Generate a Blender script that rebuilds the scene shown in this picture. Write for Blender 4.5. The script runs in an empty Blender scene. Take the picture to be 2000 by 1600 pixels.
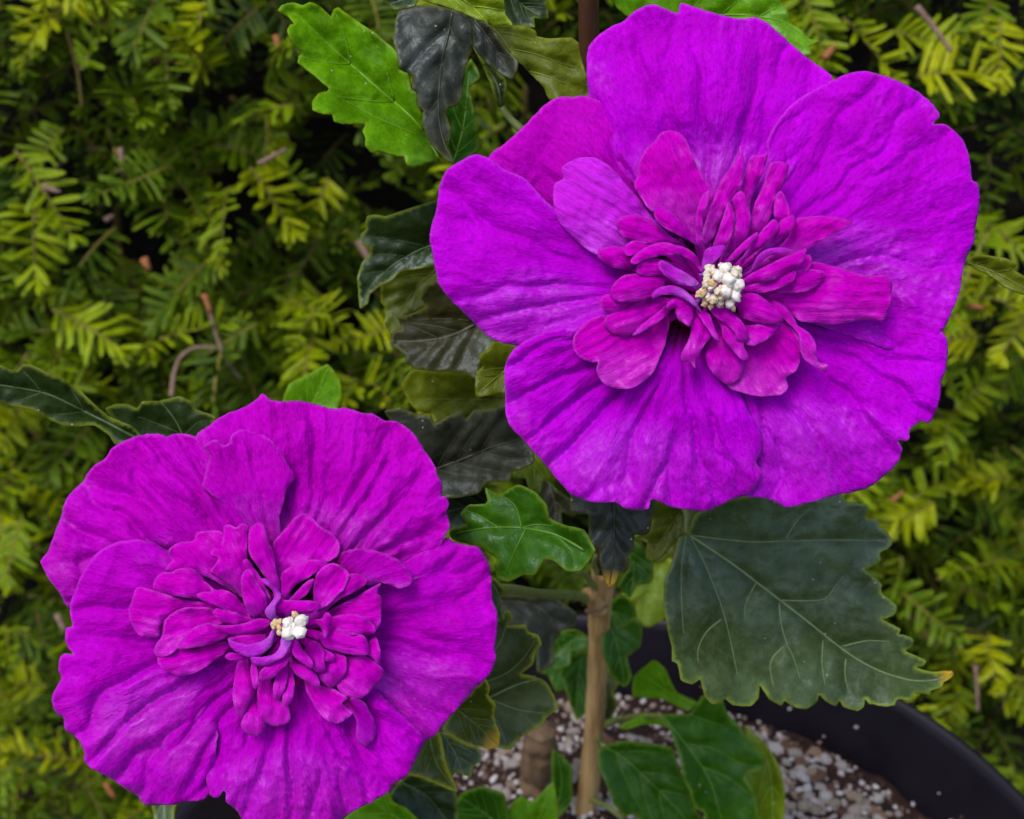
import bpy, bmesh, math, random
import numpy as np
from mathutils import Vector, Matrix
from mathutils.geometry import delaunay_2d_cdt

random.seed(7)
rng = np.random.default_rng(11)
scene = bpy.context.scene
COL = scene.collection
R = math.radians

# ------------------------------------------------------------------ camera, sky, sun, exposure
FPX = 2747.0                      # focal length in photograph pixels (2000 x 1600)
TILT = R(32)
CZ = 0.70                         # camera height above the ground
cam_d = bpy.data.cameras.new('camera')
cam_d.sensor_width = 36.0
cam_d.lens = 36.0 * FPX / 2000.0
cam_d.clip_start = 0.01
cam_d.clip_end = 500
cam_d.dof.use_dof = True
cam_d.dof.focus_distance = 0.288
cam_d.dof.aperture_fstop = 25
cam = bpy.data.objects.new('camera', cam_d)
COL.objects.link(cam)
cam.location = (0, 0, CZ)
cam.rotation_euler = (math.pi / 2 - TILT, 0, 0)
scene.camera = cam

SUN_EL, SUN_AZ = R(62), R(218)    # azimuth measured from +Y towards +X
world = bpy.data.worlds.new('World')
scene.world = world
world.use_nodes = True
wn = world.node_tree
bg = wn.nodes['Background']
sky = wn.nodes.new('ShaderNodeTexSky')
sky.sky_type = 'NISHITA'
sky.sun_disc = False
sky.sun_elevation = SUN_EL
sky.sun_rotation = SUN_AZ
sky.air_density = 1.0
sky.dust_density = 3.0
wn.links.new(sky.outputs[0], bg.inputs[0])
bg.inputs[1].default_value = 0.12
sun_d = bpy.data.lights.new('sun', 'SUN')
sun_d.energy = 1.25
sun_d.angle = R(26)
sun_d.color = (1.0, 0.95, 0.88)
sun = bpy.data.objects.new('sun', sun_d)
COL.objects.link(sun)
sdir = Vector((math.sin(SUN_AZ) * math.cos(SUN_EL), math.cos(SUN_AZ) * math.cos(SUN_EL), math.sin(SUN_EL)))
sun.rotation_euler = (-sdir).to_track_quat('-Z', 'Y').to_euler()
sun.location = (0, 0, 3)

vs = scene.view_settings
vs.view_transform = 'Standard'
vs.look = 'None'
vs.gamma = 1
vs.use_curve_mapping = False
vs.exposure = 0.64

# ------------------------------------------------------------------ helpers
CT, ST = math.cos(TILT), math.sin(TILT)


def rays(px, py):
    x = (np.asarray(px, float) - 1000) / FPX
    c = (800 - np.asarray(py, float)) / FPX
    return np.stack([x, CT + c * ST, -ST + c * CT], -1)


CAMP = np.array([0, 0, CZ])


def at(px, py, d):
    """photograph pixel + depth along the view axis -> world point(s)"""
    return CAMP + rays(px, py) * np.asarray(d, float)[..., None]


_perm = np.random.default_rng(3).permutation(256)
_perm = np.concatenate([_perm, _perm, _perm])
_grad = np.random.default_rng(4).normal(size=(256, 2))
_grad /= np.linalg.norm(_grad, axis=1)[:, None]


def pn(x, y, seed=0):
    x = np.asarray(x, float) + seed * 17.31
    y = np.asarray(y, float) + seed * 9.77
    xi = np.floor(x).astype(int); yi = np.floor(y).astype(int)
    xf = x - xi; yf = y - yi
    u = xf * xf * xf * (xf * (xf * 6 - 15) + 10); v = yf * yf * yf * (yf * (yf * 6 - 15) + 10)

    def g(ix, iy, dx, dy):
        h = _perm[(_perm[ix & 255] + iy) & 255]
        return _grad[h, 0] * dx + _grad[h, 1] * dy
    a = g(xi, yi, xf, yf); b = g(xi + 1, yi, xf - 1, yf)
    c = g(xi, yi + 1, xf, yf - 1); d = g(xi + 1, yi + 1, xf - 1, yf - 1)
    return 1.5 * ((a * (1 - u) + b * u) * (1 - v) + (c * (1 - u) + d * u) * v)


def sstep(a, b, x):
    t = np.clip((x - a) / (b - a), 0, 1)
    return t * t * (3 - 2 * t)


def catmull(pts, step, closed=True, ten=1.0):
    P = np.array(pts, float)
    n = len(P)
    out = []
    rngi = range(n) if closed else range(n - 1)
    for i in rngi:
        if closed:
            p0, p1, p2, p3 = P[(i - 1) % n], P[i], P[(i + 1) % n], P[(i + 2) % n]
        else:
            p0, p1, p2, p3 = P[max(i - 1, 0)], P[i], P[i + 1], P[min(i + 2, n - 1)]
        k = max(1, int(round(np.linalg.norm(p2 - p1) / step)))
        l = np.linalg.norm(p2 - p1) + 1e-6
        m1 = (p2 - p0) * 0.5 * ten; m2 = (p3 - p1) * 0.5 * ten
        for m in (m1, m2):
            q = np.linalg.norm(m)
            if q > l:
                m *= l / q
        for j in range(k):
            t = j / k
            out.append((2 * t**3 - 3 * t**2 + 1) * p1 + (t**3 - 2 * t**2 + t) * m1 + (-2 * t**3 + 3 * t**2) * p2 + (t**3 - t**2) * m2)
    if not closed:
        out.append(P[-1])
    return np.array(out)


def inside(poly, pts):
    x, y = pts[:, 0], pts[:, 1]
    res = np.zeros(len(pts), bool)
    n = len(poly)
    for i in range(n):
        x1, y1 = poly[i]; x2, y2 = poly[(i + 1) % n]
        if y1 == y2:
            continue
        c = ((y1 > y) != (y2 > y)) & (x < (x2 - x1) * (y - y1) / (y2 - y1) + x1)
        res ^= c
    return res


def dist_poly(pts, line, closed=False):
    L = np.array(line, float)
    A = L if closed else L[:-1]
    B = np.roll(L, -1, 0) if closed else L[1:]
    best = np.full(len(pts), 1e9)
    for a, b in zip(A, B):
        ab = b - a
        t = np.clip(((pts - a) @ ab) / (ab @ ab + 1e-9), 0, 1)
        best = np.minimum(best, np.hypot(*(pts - a - t[:, None] * ab).T))
    return best


def fill(outline, spacing):
    """triangulate a closed 2-D outline with a dense interior: points, triangles"""
    lo, hi = outline.min(0), outline.max(0)
    xs = np.arange(lo[0], hi[0], spacing)
    ys = np.arange(lo[1], hi[1], spacing * 0.866)
    gx, gy = np.meshgrid(xs, ys)
    gx = gx + (np.arange(len(ys)) % 2)[:, None] * spacing * 0.5
    g = np.stack([gx.ravel(), gy.ravel()], -1)
    g = g[inside(outline, g)]
    if len(g):
        g = g + rng.normal(0, spacing * 0.07, g.shape)
        g = g[dist_poly(g, outline, True) > spacing * 0.55]
    n = len(outline)
    V = np.vstack([outline, g]) if len(g) else outline
    r = delaunay_2d_cdt([Vector(p) for p in V], [(i, (i + 1) % n) for i in range(n)], [], 1, 1e-4)
    return np.array([tuple(v) for v in r[0]]), [tuple(f) for f in r[2]]


def link(o, parent=None):
    COL.objects.link(o)
    if parent:
        o.parent = parent
    return o


def mesh_obj(name, V, F, mat, parent=None, origin=None, smooth=True, uv=None, attrs=None):
    """world-space vertices; the object's origin is put at `origin`"""
    V = np.asarray(V, float)
    org = np.array(origin if origin is not None else V.mean(0), float)
    me = bpy.data.meshes.new(name)
    me.from_pydata((V - org).tolist(), [], F)
    for m in (mat if isinstance(mat, (list, tuple)) else [mat]):
        me.materials.append(m)
    if smooth:
        me.polygons.foreach_set('use_smooth', [True] * len(me.polygons))
    if uv is not None:
        ul = me.uv_layers.new(name='UVMap')
        idx = np.zeros(len(me.loops), int)
        me.loops.foreach_get('vertex_index', idx)
        ul.data.foreach_set('uv', np.asarray(uv, float)[idx].ravel())
    for k, a in (attrs or {}).items():
        at_ = me.attributes.new(k, 'FLOAT', 'POINT')
        at_.data.foreach_set('value', np.asarray(a, float))
    me.update()
    o = bpy.data.objects.new(name, me)
    link(o, parent)
    o.location = org - (wloc(parent) if parent else 0)
    return o


def wloc(o):
    p = np.array(o.location)
    while o.parent:
        o = o.parent
        p = p + np.array(o.location)
    return p


def tag(o, label=None, cat=None, group=None, kind=None):
    for k, v in (('label', label), ('category', cat), ('group', group), ('kind', kind)):
        if v:
            o[k] = v
    return o


def tube(path, rad, seg=8, cap=True):
    """tube verts / faces along world points with per-point radius"""
    P = np.array(path, float); n = len(P)
    rad = np.broadcast_to(np.asarray(rad, float), (n,))
    T = np.gradient(P, axis=0)
    T /= np.linalg.norm(T, axis=1)[:, None] + 1e-12
    up = np.array([0.13, 0.2, 1.0]) if abs(T[0][2]) < 0.8 else np.array([1.0, 0.1, 0.1])
    V, F = [], []
    nrm = None
    for i in range(n):
        if nrm is None:
            nrm = np.cross(T[i], up)
        nrm = nrm - T[i] * (nrm @ T[i]); nrm /= np.linalg.norm(nrm)
        b = np.cross(T[i], nrm)
        for k in range(seg):
            a = 2 * math.pi * k / seg
            V.append(P[i] + rad[i] * (math.cos(a) * nrm + math.sin(a) * b))
    for i in range(n - 1):
        for k in range(seg):
            k2 = (k + 1) % seg
            F.append((i * seg + k, i * seg + k2, (i + 1) * seg + k2, (i + 1) * seg + k))
    if cap:
        F.append(tuple(range(seg))[::-1]); F.append(tuple((n - 1) * seg + k for k in range(seg)))
    return V, F


def join(parts):
    V, F = [], []
    for v, f in parts:
        o = len(V)
        V += [tuple(p) for p in v]
        F += [tuple(i + o for i in q) for q in f]
    return V, F


# ------------------------------------------------------------------ materials
class NT:
    def __init__(self, name):
        self.m = bpy.data.materials.new(name)
        self.m.use_nodes = True
        self.t = self.m.node_tree
        self.b = self.t.nodes['Principled BSDF']

    def n(self, typ, **kw):
        nd = self.t.nodes.new(typ)
        for k, v in kw.items():
            if k.startswith('i_'):
                key = k[2:]
                nd.inputs[int(key) if key.isdigit() else key].default_value = v
            else:
                setattr(nd, k, v)
        return nd

    def l(self, a, b):
        self.t.links.new(a, b)

    def noise(self, vec, scale, detail=3, rough=0.55, dist=0.0):
        nd = self.n('ShaderNodeTexNoise')
        nd.inputs['Scale'].default_value = scale
        nd.inputs['Detail'].default_value = detail
        nd.inputs['Roughness'].default_value = rough
        nd.inputs['Distortion'].default_value = dist
        if vec is not None:
            self.l(vec, nd.inputs['Vector'])
        return nd.outputs['Fac']

    def ramp(self, fac, stops):
        nd = self.n('ShaderNodeValToRGB')
        e = nd.color_ramp.elements
        while len(e) < len(stops):
            e.new(0.5)
        for q, (p, c) in zip(e, stops):
            q.position = p
            q.color = (*c, 1) if len(c) == 3 else c
        self.l(fac, nd.inputs[0])
        return nd.outputs[0]

    def mix(self, fac, a, b, typ='MIX'):
        nd = self.n('ShaderNodeMix', data_type='RGBA', blend_type=typ)
        for s, v in ((nd.inputs[0], fac), (nd.inputs[6], a), (nd.inputs[7], b)):
            if isinstance(v, (int, float)):
                s.default_value = v
            elif isinstance(v, tuple):
                s.default_value = (*v, 1)
            else:
                self.l(v, s)
        return nd.outputs[2]

    def rng(self, fac, a, b, c=0.0, d=1.0):
        nd = self.n('ShaderNodeMapRange')
        self.l(fac, nd.inputs[0])
        for i, v in enumerate((a, b, c, d)):
            nd.inputs[i + 1].default_value = v
        return nd.outputs[0]

    def mapping(self, vec, scale):
        nd = self.n('ShaderNodeMapping')
        nd.inputs['Scale'].default_value = scale
        self.l(vec, nd.inputs['Vector'])
        return nd.outputs[0]

    def bump(self, h, strength, dist, normal=None):
        nd = self.n('ShaderNodeBump')
        nd.inputs['Strength'].default_value = strength
        nd.inputs['Distance'].default_value = dist
        self.l(h, nd.inputs['Height'])
        if normal is not None:
            self.l(normal, nd.inputs['Normal'])
        return nd.outputs[0]

    def tex(self, what='Object'):
        return self.n('ShaderNodeTexCoord').outputs[what]

    def attr(self, name):
        return self.n('ShaderNodeAttribute', attribute_name=name).outputs['Fac']

    def obrand(self):
        return self.n('ShaderNodeObjectInfo').outputs['Random']

    def set(self, **kw):
        for k, v in kw.items():
            self.b.inputs[k.replace('_', ' ')].default_value = (*v, 1) if isinstance(v, tuple) else v


def mat_petal(name, c1, c2, eye=True, pale=None):
    t = NT(name)
    uv = t.tex('UV'); ob = t.tex('Object')
    streak = t.noise(t.mapping(uv, (26, 1.1, 1)), 1.0, 5, 0.6)
    fine = t.noise(t.mapping(uv, (60, 9, 1)), 1.0, 4, 0.65)
    blot = t.noise(ob, 70, 3)
    f = t.rng(streak, 0.3, 0.7)
    col = t.mix(f, c1, c2)
    col = t.mix(t.rng(blot, 0.4, 0.75, 0, 0.5), col, (min(1, c2[0] * 1.15), c2[1] + 0.002, min(1, c2[2] * 1.35)))
    col = t.mix(t.rng(fine, 0.36, 0.66, 0.5, 0.0), col, (c1[0] * 0.55, 0.0, c1[2] * 0.6))
    if eye:
        sx = t.n('ShaderNodeSeparateXYZ'); t.l(uv, sx.inputs[0])
        st2 = t.noise(t.mapping(uv, (9, 0.2, 1)), 1.0, 3)
        ad = t.n('ShaderNodeMath', operation='MULTIPLY_ADD'); t.l(st2, ad.inputs[0]); ad.inputs[1].default_value = -1.5
        t.l(sx.outputs[1], ad.inputs[2])
        col = t.mix(t.rng(ad.outputs[0], -0.15, 0.5, 1.0, 0.0), col, (0.09, 0.0, 0.010))
    if pale:
        sx = t.n('ShaderNodeSeparateXYZ'); t.l(uv, sx.inputs[0])
        col = t.mix(t.rng(sx.outputs[1], 0.0, 0.75, 0.8, 0.0), col, pale)
    rimc = t.rng(t.attr('edge'), 0.0, 1.0, 0.22, 0.0)
    col = t.mix(rimc, col, (0.72, 0.12, 0.84))
    t.l(col, t.b.inputs['Base Color'])
    t.l(t.rng(blot, 0.3, 0.7, 0.52, 0.36), t.b.inputs['Roughness'])
    wax = t.noise(ob, 26, 5, 0.62)
    t.l(t.rng(wax, 0.52, 0.72, 0.03, 0.5), t.b.inputs['Specular IOR Level'])
    t.set(Specular_Tint=(0.80, 0.62, 1.0), Sheen_Roughness=0.45, Sheen_Tint=(0.62, 0.34, 1.0))
    wax2 = t.noise(ob, 19, 5, 0.65, 0.4)
    mu = t.n('ShaderNodeMath', operation='MULTIPLY'); t.l(t.rng(wax2, 0.48, 0.68, 0.0, 0.55), mu.inputs[0]); t.l(t.rng(fine, 0.38, 0.62, 0.15, 1.0), mu.inputs[1])
    t.l(mu.outputs[0], t.b.inputs['Sheen Weight'])
    mu2 = t.n('ShaderNodeMath', operation='MULTIPLY'); t.l(t.rng(wax2, 0.50 if eye else 0.47, 0.68 if eye else 0.60, 0.0, 0.38 if eye else 0.42), mu2.inputs[0]); t.l(t.rng(fine, 0.36, 0.58, 0.25, 1.0), mu2.inputs[1])
    t.l(mu2.outputs[0], t.b.inputs['Coat Weight'])
    t.set(Coat_Roughness=0.42, Coat_IOR=1.65, Coat_Tint=(0.86, 0.80, 1.0))
    n1 = t.bump(streak, 0.45, 0.0012)
    n2 = t.bump(fine, 0.75, 0.0005, n1)
    mott = t.noise(ob, 420, 3, 0.6)
    n3 = t.bump(mott, 0.22, 0.0006, n2)
    t.l(n3, t.b.inputs['Normal'])
    return t.m


def mat_leaf(name, ca, cb, edge, edge_amt, rough=0.35, spec=0.5, coat=0.0):
    t = NT(name)
    ob = t.tex('Object')
    big = t.noise(ob, 45, 3)
    fine = t.noise(ob, 420, 4, 0.6)
    col = t.mix(t.rng(big, 0.35, 0.68), ca, cb)
    col = t.mix(t.rng(fine, 0.42, 0.75, 0, 0.35), col, tuple(min(1, v * 1.6 + 0.004) for v in cb))
    mid = t.noise(ob, 130, 4, 0.65)
    col = t.mix(t.rng(mid, 0.35, 0.7, 0.55, 0.0), col, tuple(v * 0.45 for v in ca))
    net = t.n('ShaderNodeTexVoronoi', feature='DISTANCE_TO_EDGE'); t.l(ob, net.inputs['Vector']); net.inputs['Scale'].default_value = 430
    col = t.mix(t.rng(net.outputs['Distance'], 0.0, 0.07, 0.07, 0.0), col, tuple(min(1, v * 2.2 + 0.004) for v in cb))
    ed = t.attr('edge')
    col = t.mix(t.rng(ed, 0.0, 1.0, edge_amt, 0.0), col, edge)
    col = t.mix(t.attr('tipd'), col, (0.50, 0.30, 0.01))
    # pale dust specks
    vor = t.n('ShaderNodeTexVoronoi'); t.l(ob, vor.inputs['Vector']); vor.inputs['Scale'].default_value = 520
    sp = t.n('ShaderNodeSeparateColor'); t.l(vor.outputs['Color'], sp.inputs[0])
    lim = t.rng(sp.outputs[0], 0.90, 0.98, 0, 0.9)
    dot = t.rng(vor.outputs['Distance'], 0.06, 0.15, 1, 0)
    mm = t.n('ShaderNodeMath', operation='MULTIPLY'); t.l(lim, mm.inputs[0]); t.l(dot, mm.inputs[1])
    col = t.mix(mm.outputs[0], col, (0.55, 0.58, 0.5))
    t.l(col, t.b.inputs['Base Color'])
    t.l(t.rng(big, 0.3, 0.7, rough + 0.12, rough - 0.06), t.b.inputs['Roughness'])
    gl = t.noise(ob, 30, 3)
    t.l(t.rng(gl, 0.42, 0.68, 0.10 * spec, 1.1 * spec), t.b.inputs['Specular IOR Level'])
    t.set(Specular_Tint=(0.72, 0.86, 1.0))
    t.set(Coat_Weight=coat, Coat_Roughness=0.35)
    cell = t.n('ShaderNodeTexVoronoi', feature='DISTANCE_TO_EDGE'); t.l(ob, cell.inputs['Vector']); cell.inputs['Scale'].default_value = 380
    n1 = t.bump(cell.outputs['Distance'], 0.22, 0.0004)
    n2 = t.bump(fine, 0.6, 0.0004, n1)
    n2 = t.bump(mid, 0.5, 0.0012, n2)
    t.l(n2, t.b.inputs['Normal'])
    return t.m


def mat_plain(name, ca, cb, scale, rough=0.6, bump=0.4, bdist=0.001, spec=0.4, stretch=(1, 1, 1)):
    t = NT(name)
    v = t.mapping(t.tex('Object'), stretch)
    nz = t.noise(v, scale, 5, 0.6)
    t.l(t.mix(t.rng(nz, 0.3, 0.7), ca, cb), t.b.inputs['Base Color'])
    t.set(Roughness=rough, Specular_IOR_Level=spec)
    t.l(t.bump(nz, bump, bdist), t.b.inputs['Normal'])
    return t.m


def mat_needle(name, use_attr):
    t = NT(name)
    r = t.attr('rnd') if use_attr else t.obrand()
    tip = t.attr('tip')
    ob = t.tex('Object')
    nz = t.noise(ob, 180, 2)
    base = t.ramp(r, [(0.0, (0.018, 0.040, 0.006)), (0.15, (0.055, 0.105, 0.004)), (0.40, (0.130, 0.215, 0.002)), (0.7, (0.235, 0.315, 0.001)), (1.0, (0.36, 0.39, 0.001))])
    col = t.mix(t.rng(nz, 0.35, 0.7, 0.0, 0.4), base, (0.030, 0.065, 0.003))
    col = t.mix(t.rng(tip, 0.5, 1.0, 0.0, 0.45), col, (0.16, 0.25, 0.01))
    t.l(col, t.b.inputs['Base Color'])
    t.set(Roughness=0.45, Specular_IOR_Level=0.16)
    return t.m


M_OUT = mat_petal('petal_violet', (0.39, 0.0, 0.45), (0.50, 0.0, 0.66))
M_OUT2 = mat_petal('petal_purple', (0.39, 0.0, 0.36), (0.50, 0.0, 0.51))
M_OUT3 = mat_petal('petal_plum', (0.39, 0.0, 0.39), (0.50, 0.0, 0.56))
M_IN = mat_petal('petaloid_magenta', (0.50, 0.0, 0.41), (0.66, 0.0, 0.60), eye=False)
M_SHEEN = mat_petal('petaloid_painted_sheen', (0.52, 0.004, 0.58), (0.66, 0.03, 0.84), eye=False)  # painted sheen: paler base colour for one petaloid whose face tilts up
M_PALE = mat_petal('petaloid_lilac', (0.44, 0.005, 0.48), (0.56, 0.02, 0.66), eye=False, pale=(0.58, 0.22, 0.88))
M_ANTH = mat_plain('cream_anther', (0.70, 0.60, 0.44), (0.82, 0.76, 0.66), 900, 0.6, 0.5, 0.0004)
M_TAN = mat_plain('tan_anther', (0.62, 0.40, 0.16), (0.75, 0.60, 0.36), 900, 0.7, 0.5, 0.0004)
M_STIG = mat_plain('white_stigma', (0.72, 0.66, 0.60), (0.82, 0.78, 0.75), 700, 0.45, 0.2, 0.0002)
M_THROAT = mat_plain('throat_red', (0.07, 0.0, 0.01), (0.16, 0.0, 0.03), 200, 0.6)
M_CALYX = mat_plain('calyx_green', (0.06, 0.12, 0.01), (0.11, 0.18, 0.02), 200, 0.5)
LM = {
    'bright': mat_leaf('leaf_fresh_green', (0.065, 0.19, 0.001), (0.125, 0.31, 0.002), (0.20, 0.30, 0.01), 0.35, 0.38),
    'mid': mat_leaf('leaf_mid_green', (0.015, 0.065, 0.002), (0.035, 0.115, 0.003), (0.15, 0.24, 0.02), 0.5, 0.36, 0.32),
    'dark': mat_leaf('leaf_dark_green', (0.012, 0.026, 0.004), (0.024, 0.044, 0.009), (0.17, 0.22, 0.02), 0.65, 0.36),
    'slate': mat_leaf('leaf_slate_green', (0.022, 0.026, 0.016), (0.044, 0.049, 0.036), (0.12, 0.14, 0.02), 0.45, 0.40),
    'big': mat_leaf('leaf_blue_green', (0.040, 0.068, 0.016), (0.086, 0.135, 0.058), (0.20, 0.27, 0.03), 0.9, 0.40, 0.75),
    'sage': mat_leaf('leaf_sage', (0.045, 0.066, 0.016), (0.082, 0.115, 0.036), (0.24, 0.30, 0.02), 0.9, 0.42),
    'moss': mat_leaf('leaf_moss', (0.040, 0.062, 0.003), (0.085, 0.115, 0.004), (0.34, 0.36, 0.01), 1.0, 0.42),
    'olive': mat_leaf('leaf_olive', (0.085, 0.115, 0.003), (0.135, 0.165, 0.004), (0.20, 0.22, 0.01), 0.4, 0.45),
    'yellow': mat_leaf('leaf_yellow_green', (0.12, 0.19, 0.003), (0.19, 0.28, 0.004), (0.26, 0.30, 0.01), 0.4, 0.42),
    'brown': mat_leaf('leaf_brown_green', (0.022, 0.022, 0.006), (0.040, 0.040, 0.010), (0.09, 0.10, 0.01), 0.5, 0.42),
}
M_VEIN = {k: mat_plain('vein_' + k, ca, tuple(v * 1.3 for v in ca), 300, 0.45, 0.2, 0.0002) for k, ca in {
    'bright': (0.10, 0.25, 0.005), 'mid': (0.06, 0.15, 0.01), 'dark': (0.05, 0.08, 0.025), 'slate': (0.036, 0.041, 0.026),
    'big': (0.17, 0.23, 0.10), 'sage': (0.15, 0.19, 0.08), 'moss': (0.12, 0.16, 0.02), 'olive': (0.11, 0.14, 0.01), 'yellow': (0.18, 0.27, 0.02), 'brown': (0.075, 0.075, 0.05)}.items()}
M_STEM = mat_plain('bark_tan', (0.30, 0.16, 0.05), (0.66, 0.44, 0.19), 420, 0.6, 0.4, 0.0008, stretch=(1, 1, 0.06))
M_STEM2 = mat_plain('bark_dark', (0.045, 0.016, 0.007), (0.085, 0.035, 0.015), 260, 0.5, 0.6, 0.001, stretch=(1, 1, 0.15))
M_GREENSTEM = mat_plain('young_stem_green', (0.14, 0.18, 0.04), (0.24, 0.28, 0.08), 200, 0.45)
M_STUMP = mat_plain('dead_wood', (0.11, 0.065, 0.035), (0.27, 0.18, 0.10), 150, 0.85, 0.9, 0.002, stretch=(1, 1, 0.25))
M_POT = mat_plain('black_plastic', (0.006, 0.004, 0.008), (0.011, 0.008, 0.015), 60, 0.45, 0.15, 0.0006)
M_SOIL = mat_plain('potting_soil', (0.012, 0.005, 0.004), (0.045, 0.020, 0.014), 220, 0.95, 1.0, 0.003)
M_GROUND = mat_plain('mulch_ground', (0.020, 0.012, 0.007), (0.060, 0.038, 0.022), 60, 0.95, 1.0, 0.01)
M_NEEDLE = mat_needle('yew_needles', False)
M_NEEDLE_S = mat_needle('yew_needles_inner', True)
M_TWIG = mat_plain('yew_twig', (0.09, 0.075, 0.012), (0.17, 0.11, 0.025), 250, 0.7)
M_TWIGY = mat_plain('yew_shoot', (0.13, 0.14, 0.012), (0.20, 0.16, 0.02), 250, 0.6)
M_DEAD = mat_plain('dead_twig', (0.14, 0.085, 0.06), (0.30, 0.20, 0.15), 200, 0.8)
M_RUST = mat_plain('rust_needle', (0.20, 0.06, 0.015), (0.34, 0.14, 0.05), 200, 0.7)
M_INNER = mat_plain('hedge_painted_shade', (0.006, 0.004, 0.003), (0.014, 0.010, 0.006), 90, 0.95, 1.0, 0.01)  # near-black base colour standing in for the shade between the sprigs


def mat_random(name, stops, rough, bscale):
    t = NT(name)
    nz = t.noise(t.tex('Object'), bscale, 4)
    c = t.ramp(t.obrand(), stops)
    c = t.mix(t.rng(nz, 0.4, 0.75, 0.0, 0.5), c, (0.16, 0.11, 0.08))
    t.l(c, t.b.inputs['Base Color'])
    t.set(Roughness=rough)
    t.l(t.bump(nz, 0.6, 0.0008), t.b.inputs['Normal'])
    return t.m


M_GRIT = mat_random('grit', [(0.0, (0.40, 0.33, 0.29)), (0.35, (0.56, 0.53, 0.53)), (0.6, (0.34, 0.25, 0.18)), (0.8, (0.58, 0.57, 0.56)), (1.0, (0.26, 0.22, 0.13))], 0.7, 350)
M_CHIP = mat_random('bark_chip', [(0.0, (0.12, 0.05, 0.03)), (0.5, (0.24, 0.12, 0.07)), (1.0, (0.34, 0.22, 0.15))], 0.85, 200)

# ------------------------------------------------------------------ ground
bm = bmesh.new()
bmesh.ops.create_circle(bm, cap_ends=True, segments=64, radius=60)
me = bpy.data.meshes.new('ground'); bm.to_mesh(me); bm.free()
me.materials.append(M_GROUND)
tag(link(bpy.data.objects.new('ground', me)), 'dark mulch ground under the pot and the hedge', kind='structure')

# ------------------------------------------------------------------ yew hedge
POT_C = np.array([0.032, 0.2785]); POT_R = 0.154; RIM_Z = CZ - 0.37; SOIL_Z = CZ - 0.395


def hedge_y(x, z):
    return 0.605 + 0.07 * z + 0.035 * pn(x * 5, z * 5, 2) + 0.018 * pn(x * 14, z * 14, 5)


hedge = bpy.data.objects.new('yew_hedge', None)
link(hedge); hedge.location = (0, 0.66, 0)
tag(hedge, 'clipped yew hedge of dense green needle sprays behind the potted shrub', 'hedge')


def needle(base, d, side_up, length, width, droop):
    """flat ridged needle: 13 verts"""
    d = d / np.linalg.norm(d)
    s = np.cross(d, side_up); s /= np.linalg.norm(s)
    u = np.cross(s, d)
    V = []
    ts = (0.0, 0.14, 0.66, 0.92)
    ws = (0.35, 0.9, 1.05, 0.72)
    for t, w in zip(ts, ws):
        c = base + d * length * t - u * droop * length * t * t
        V += [c - s * width * w * 0.5, c + u * width * 0.13, c + s * width * w * 0.5]
    V.append(base + d * length - u * droop * length)
    F = []
    for i in range(3):
        a = i * 3
        F += [(a, a + 1, a + 4, a + 3), (a + 1, a + 2, a + 5, a + 4)]
    F += [(9, 10, 12), (10, 11, 12)]
    tip = [0, 0, 0, .12, .12, .12, .62, .62, .62, .9, .9, .9, 1]
    return V, F, tip


def sprig_parts(seed, L=0.05, nlen=0.021):
    r = random.Random(seed)
    n = 11
    bend = r.uniform(-0.25, 0.25); sag = r.uniform(0.05, 0.35)
    path = [np.array([L * t, bend * L * t * t, -sag * L * t * t]) for t in np.linspace(0, 1, 7)]
    tw = tube(path, np.linspace(0.0011, 0.0006, 7), 5)
    needles = []
    vee = r.uniform(-0.2, 0.8)
    for i in range(n):
        t = 0.06 + 0.92 * i / (n - 1)
        p = np.array([L * t, bend * L * t * t, -sag * L * t * t])
        for sgn in (-1, 1):
            if r.random() < 0.12:
                continue
            ang = R(74 - 32 * t + r.uniform(-20, 20))
            ln = nlen * (0.75 + 0.35 * math.sin(math.pi * min(1, t * 0.9 + 0.12))) * r.uniform(0.82, 1.08)
            if t > 0.85:
                ln *= 0.72
            d = np.array([math.cos(ang), sgn * math.sin(ang), vee + r.uniform(-0.45, 0.45)])
            up = np.array([r.uniform(-.4, .4), r.uniform(-.9, .9), 1])
            needles.append(needle(p + np.array([r.uniform(-1, 1) * 0.0008, 0, 0]), d, up, ln, 0.0031 * r.uniform(0.85, 1.15), r.uniform(-0.1, 0.45)))
    tipp = path[-1]
    for k in range(6):
        a = 2 * math.pi * k / 6 + r.random()
        d = np.array([1.0, 0.7 * math.cos(a), 0.55 * math.sin(a) - sag * .6])
        needles.append(needle(tipp - np.array([0.0015, 0, 0]), d, np.array([0.1, r.uniform(-.4, .4), 1]), nlen * r.uniform(0.45, 0.7), 0.0023, 0.1))
    return tw, needles


def sprig_mesh(tw, needles, name):
    V = [tuple(p) for p in tw[0]]; F = list(tw[1]); mats = [0] * len(F); tips = [0.0] * len(V)
    for v, f, t in needles:
        o = len(V)
        V += [tuple(p) for p in v]; F += [tuple(i + o for i in q) for q in f]
        mats += [1] * len(f); tips += t
    return V, F, mats, tips


SPRIG_N = 14
protos, proto_parts = [], []
for s in range(SPRIG_N):
    tw, nd = sprig_parts(s, L=random.uniform(0.030, 0.052), nlen=random.uniform(0.0165, 0.021))
    proto_parts.append((tw, nd))
    V, F, mats, tips = sprig_mesh(tw, nd, 'sprig')
    me = bpy.data.meshes.new('sprig')
    me.from_pydata(V, [], F)
    me.materials.append(M_TWIGY); me.materials.append(M_NEEDLE)
    me.polygons.foreach_set('material_index', mats)
    a = me.attributes.new('tip', 'FLOAT', 'POINT'); a.data.foreach_set('value', tips)
    protos.append((me, np.array(V), F, mats, tips))


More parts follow.
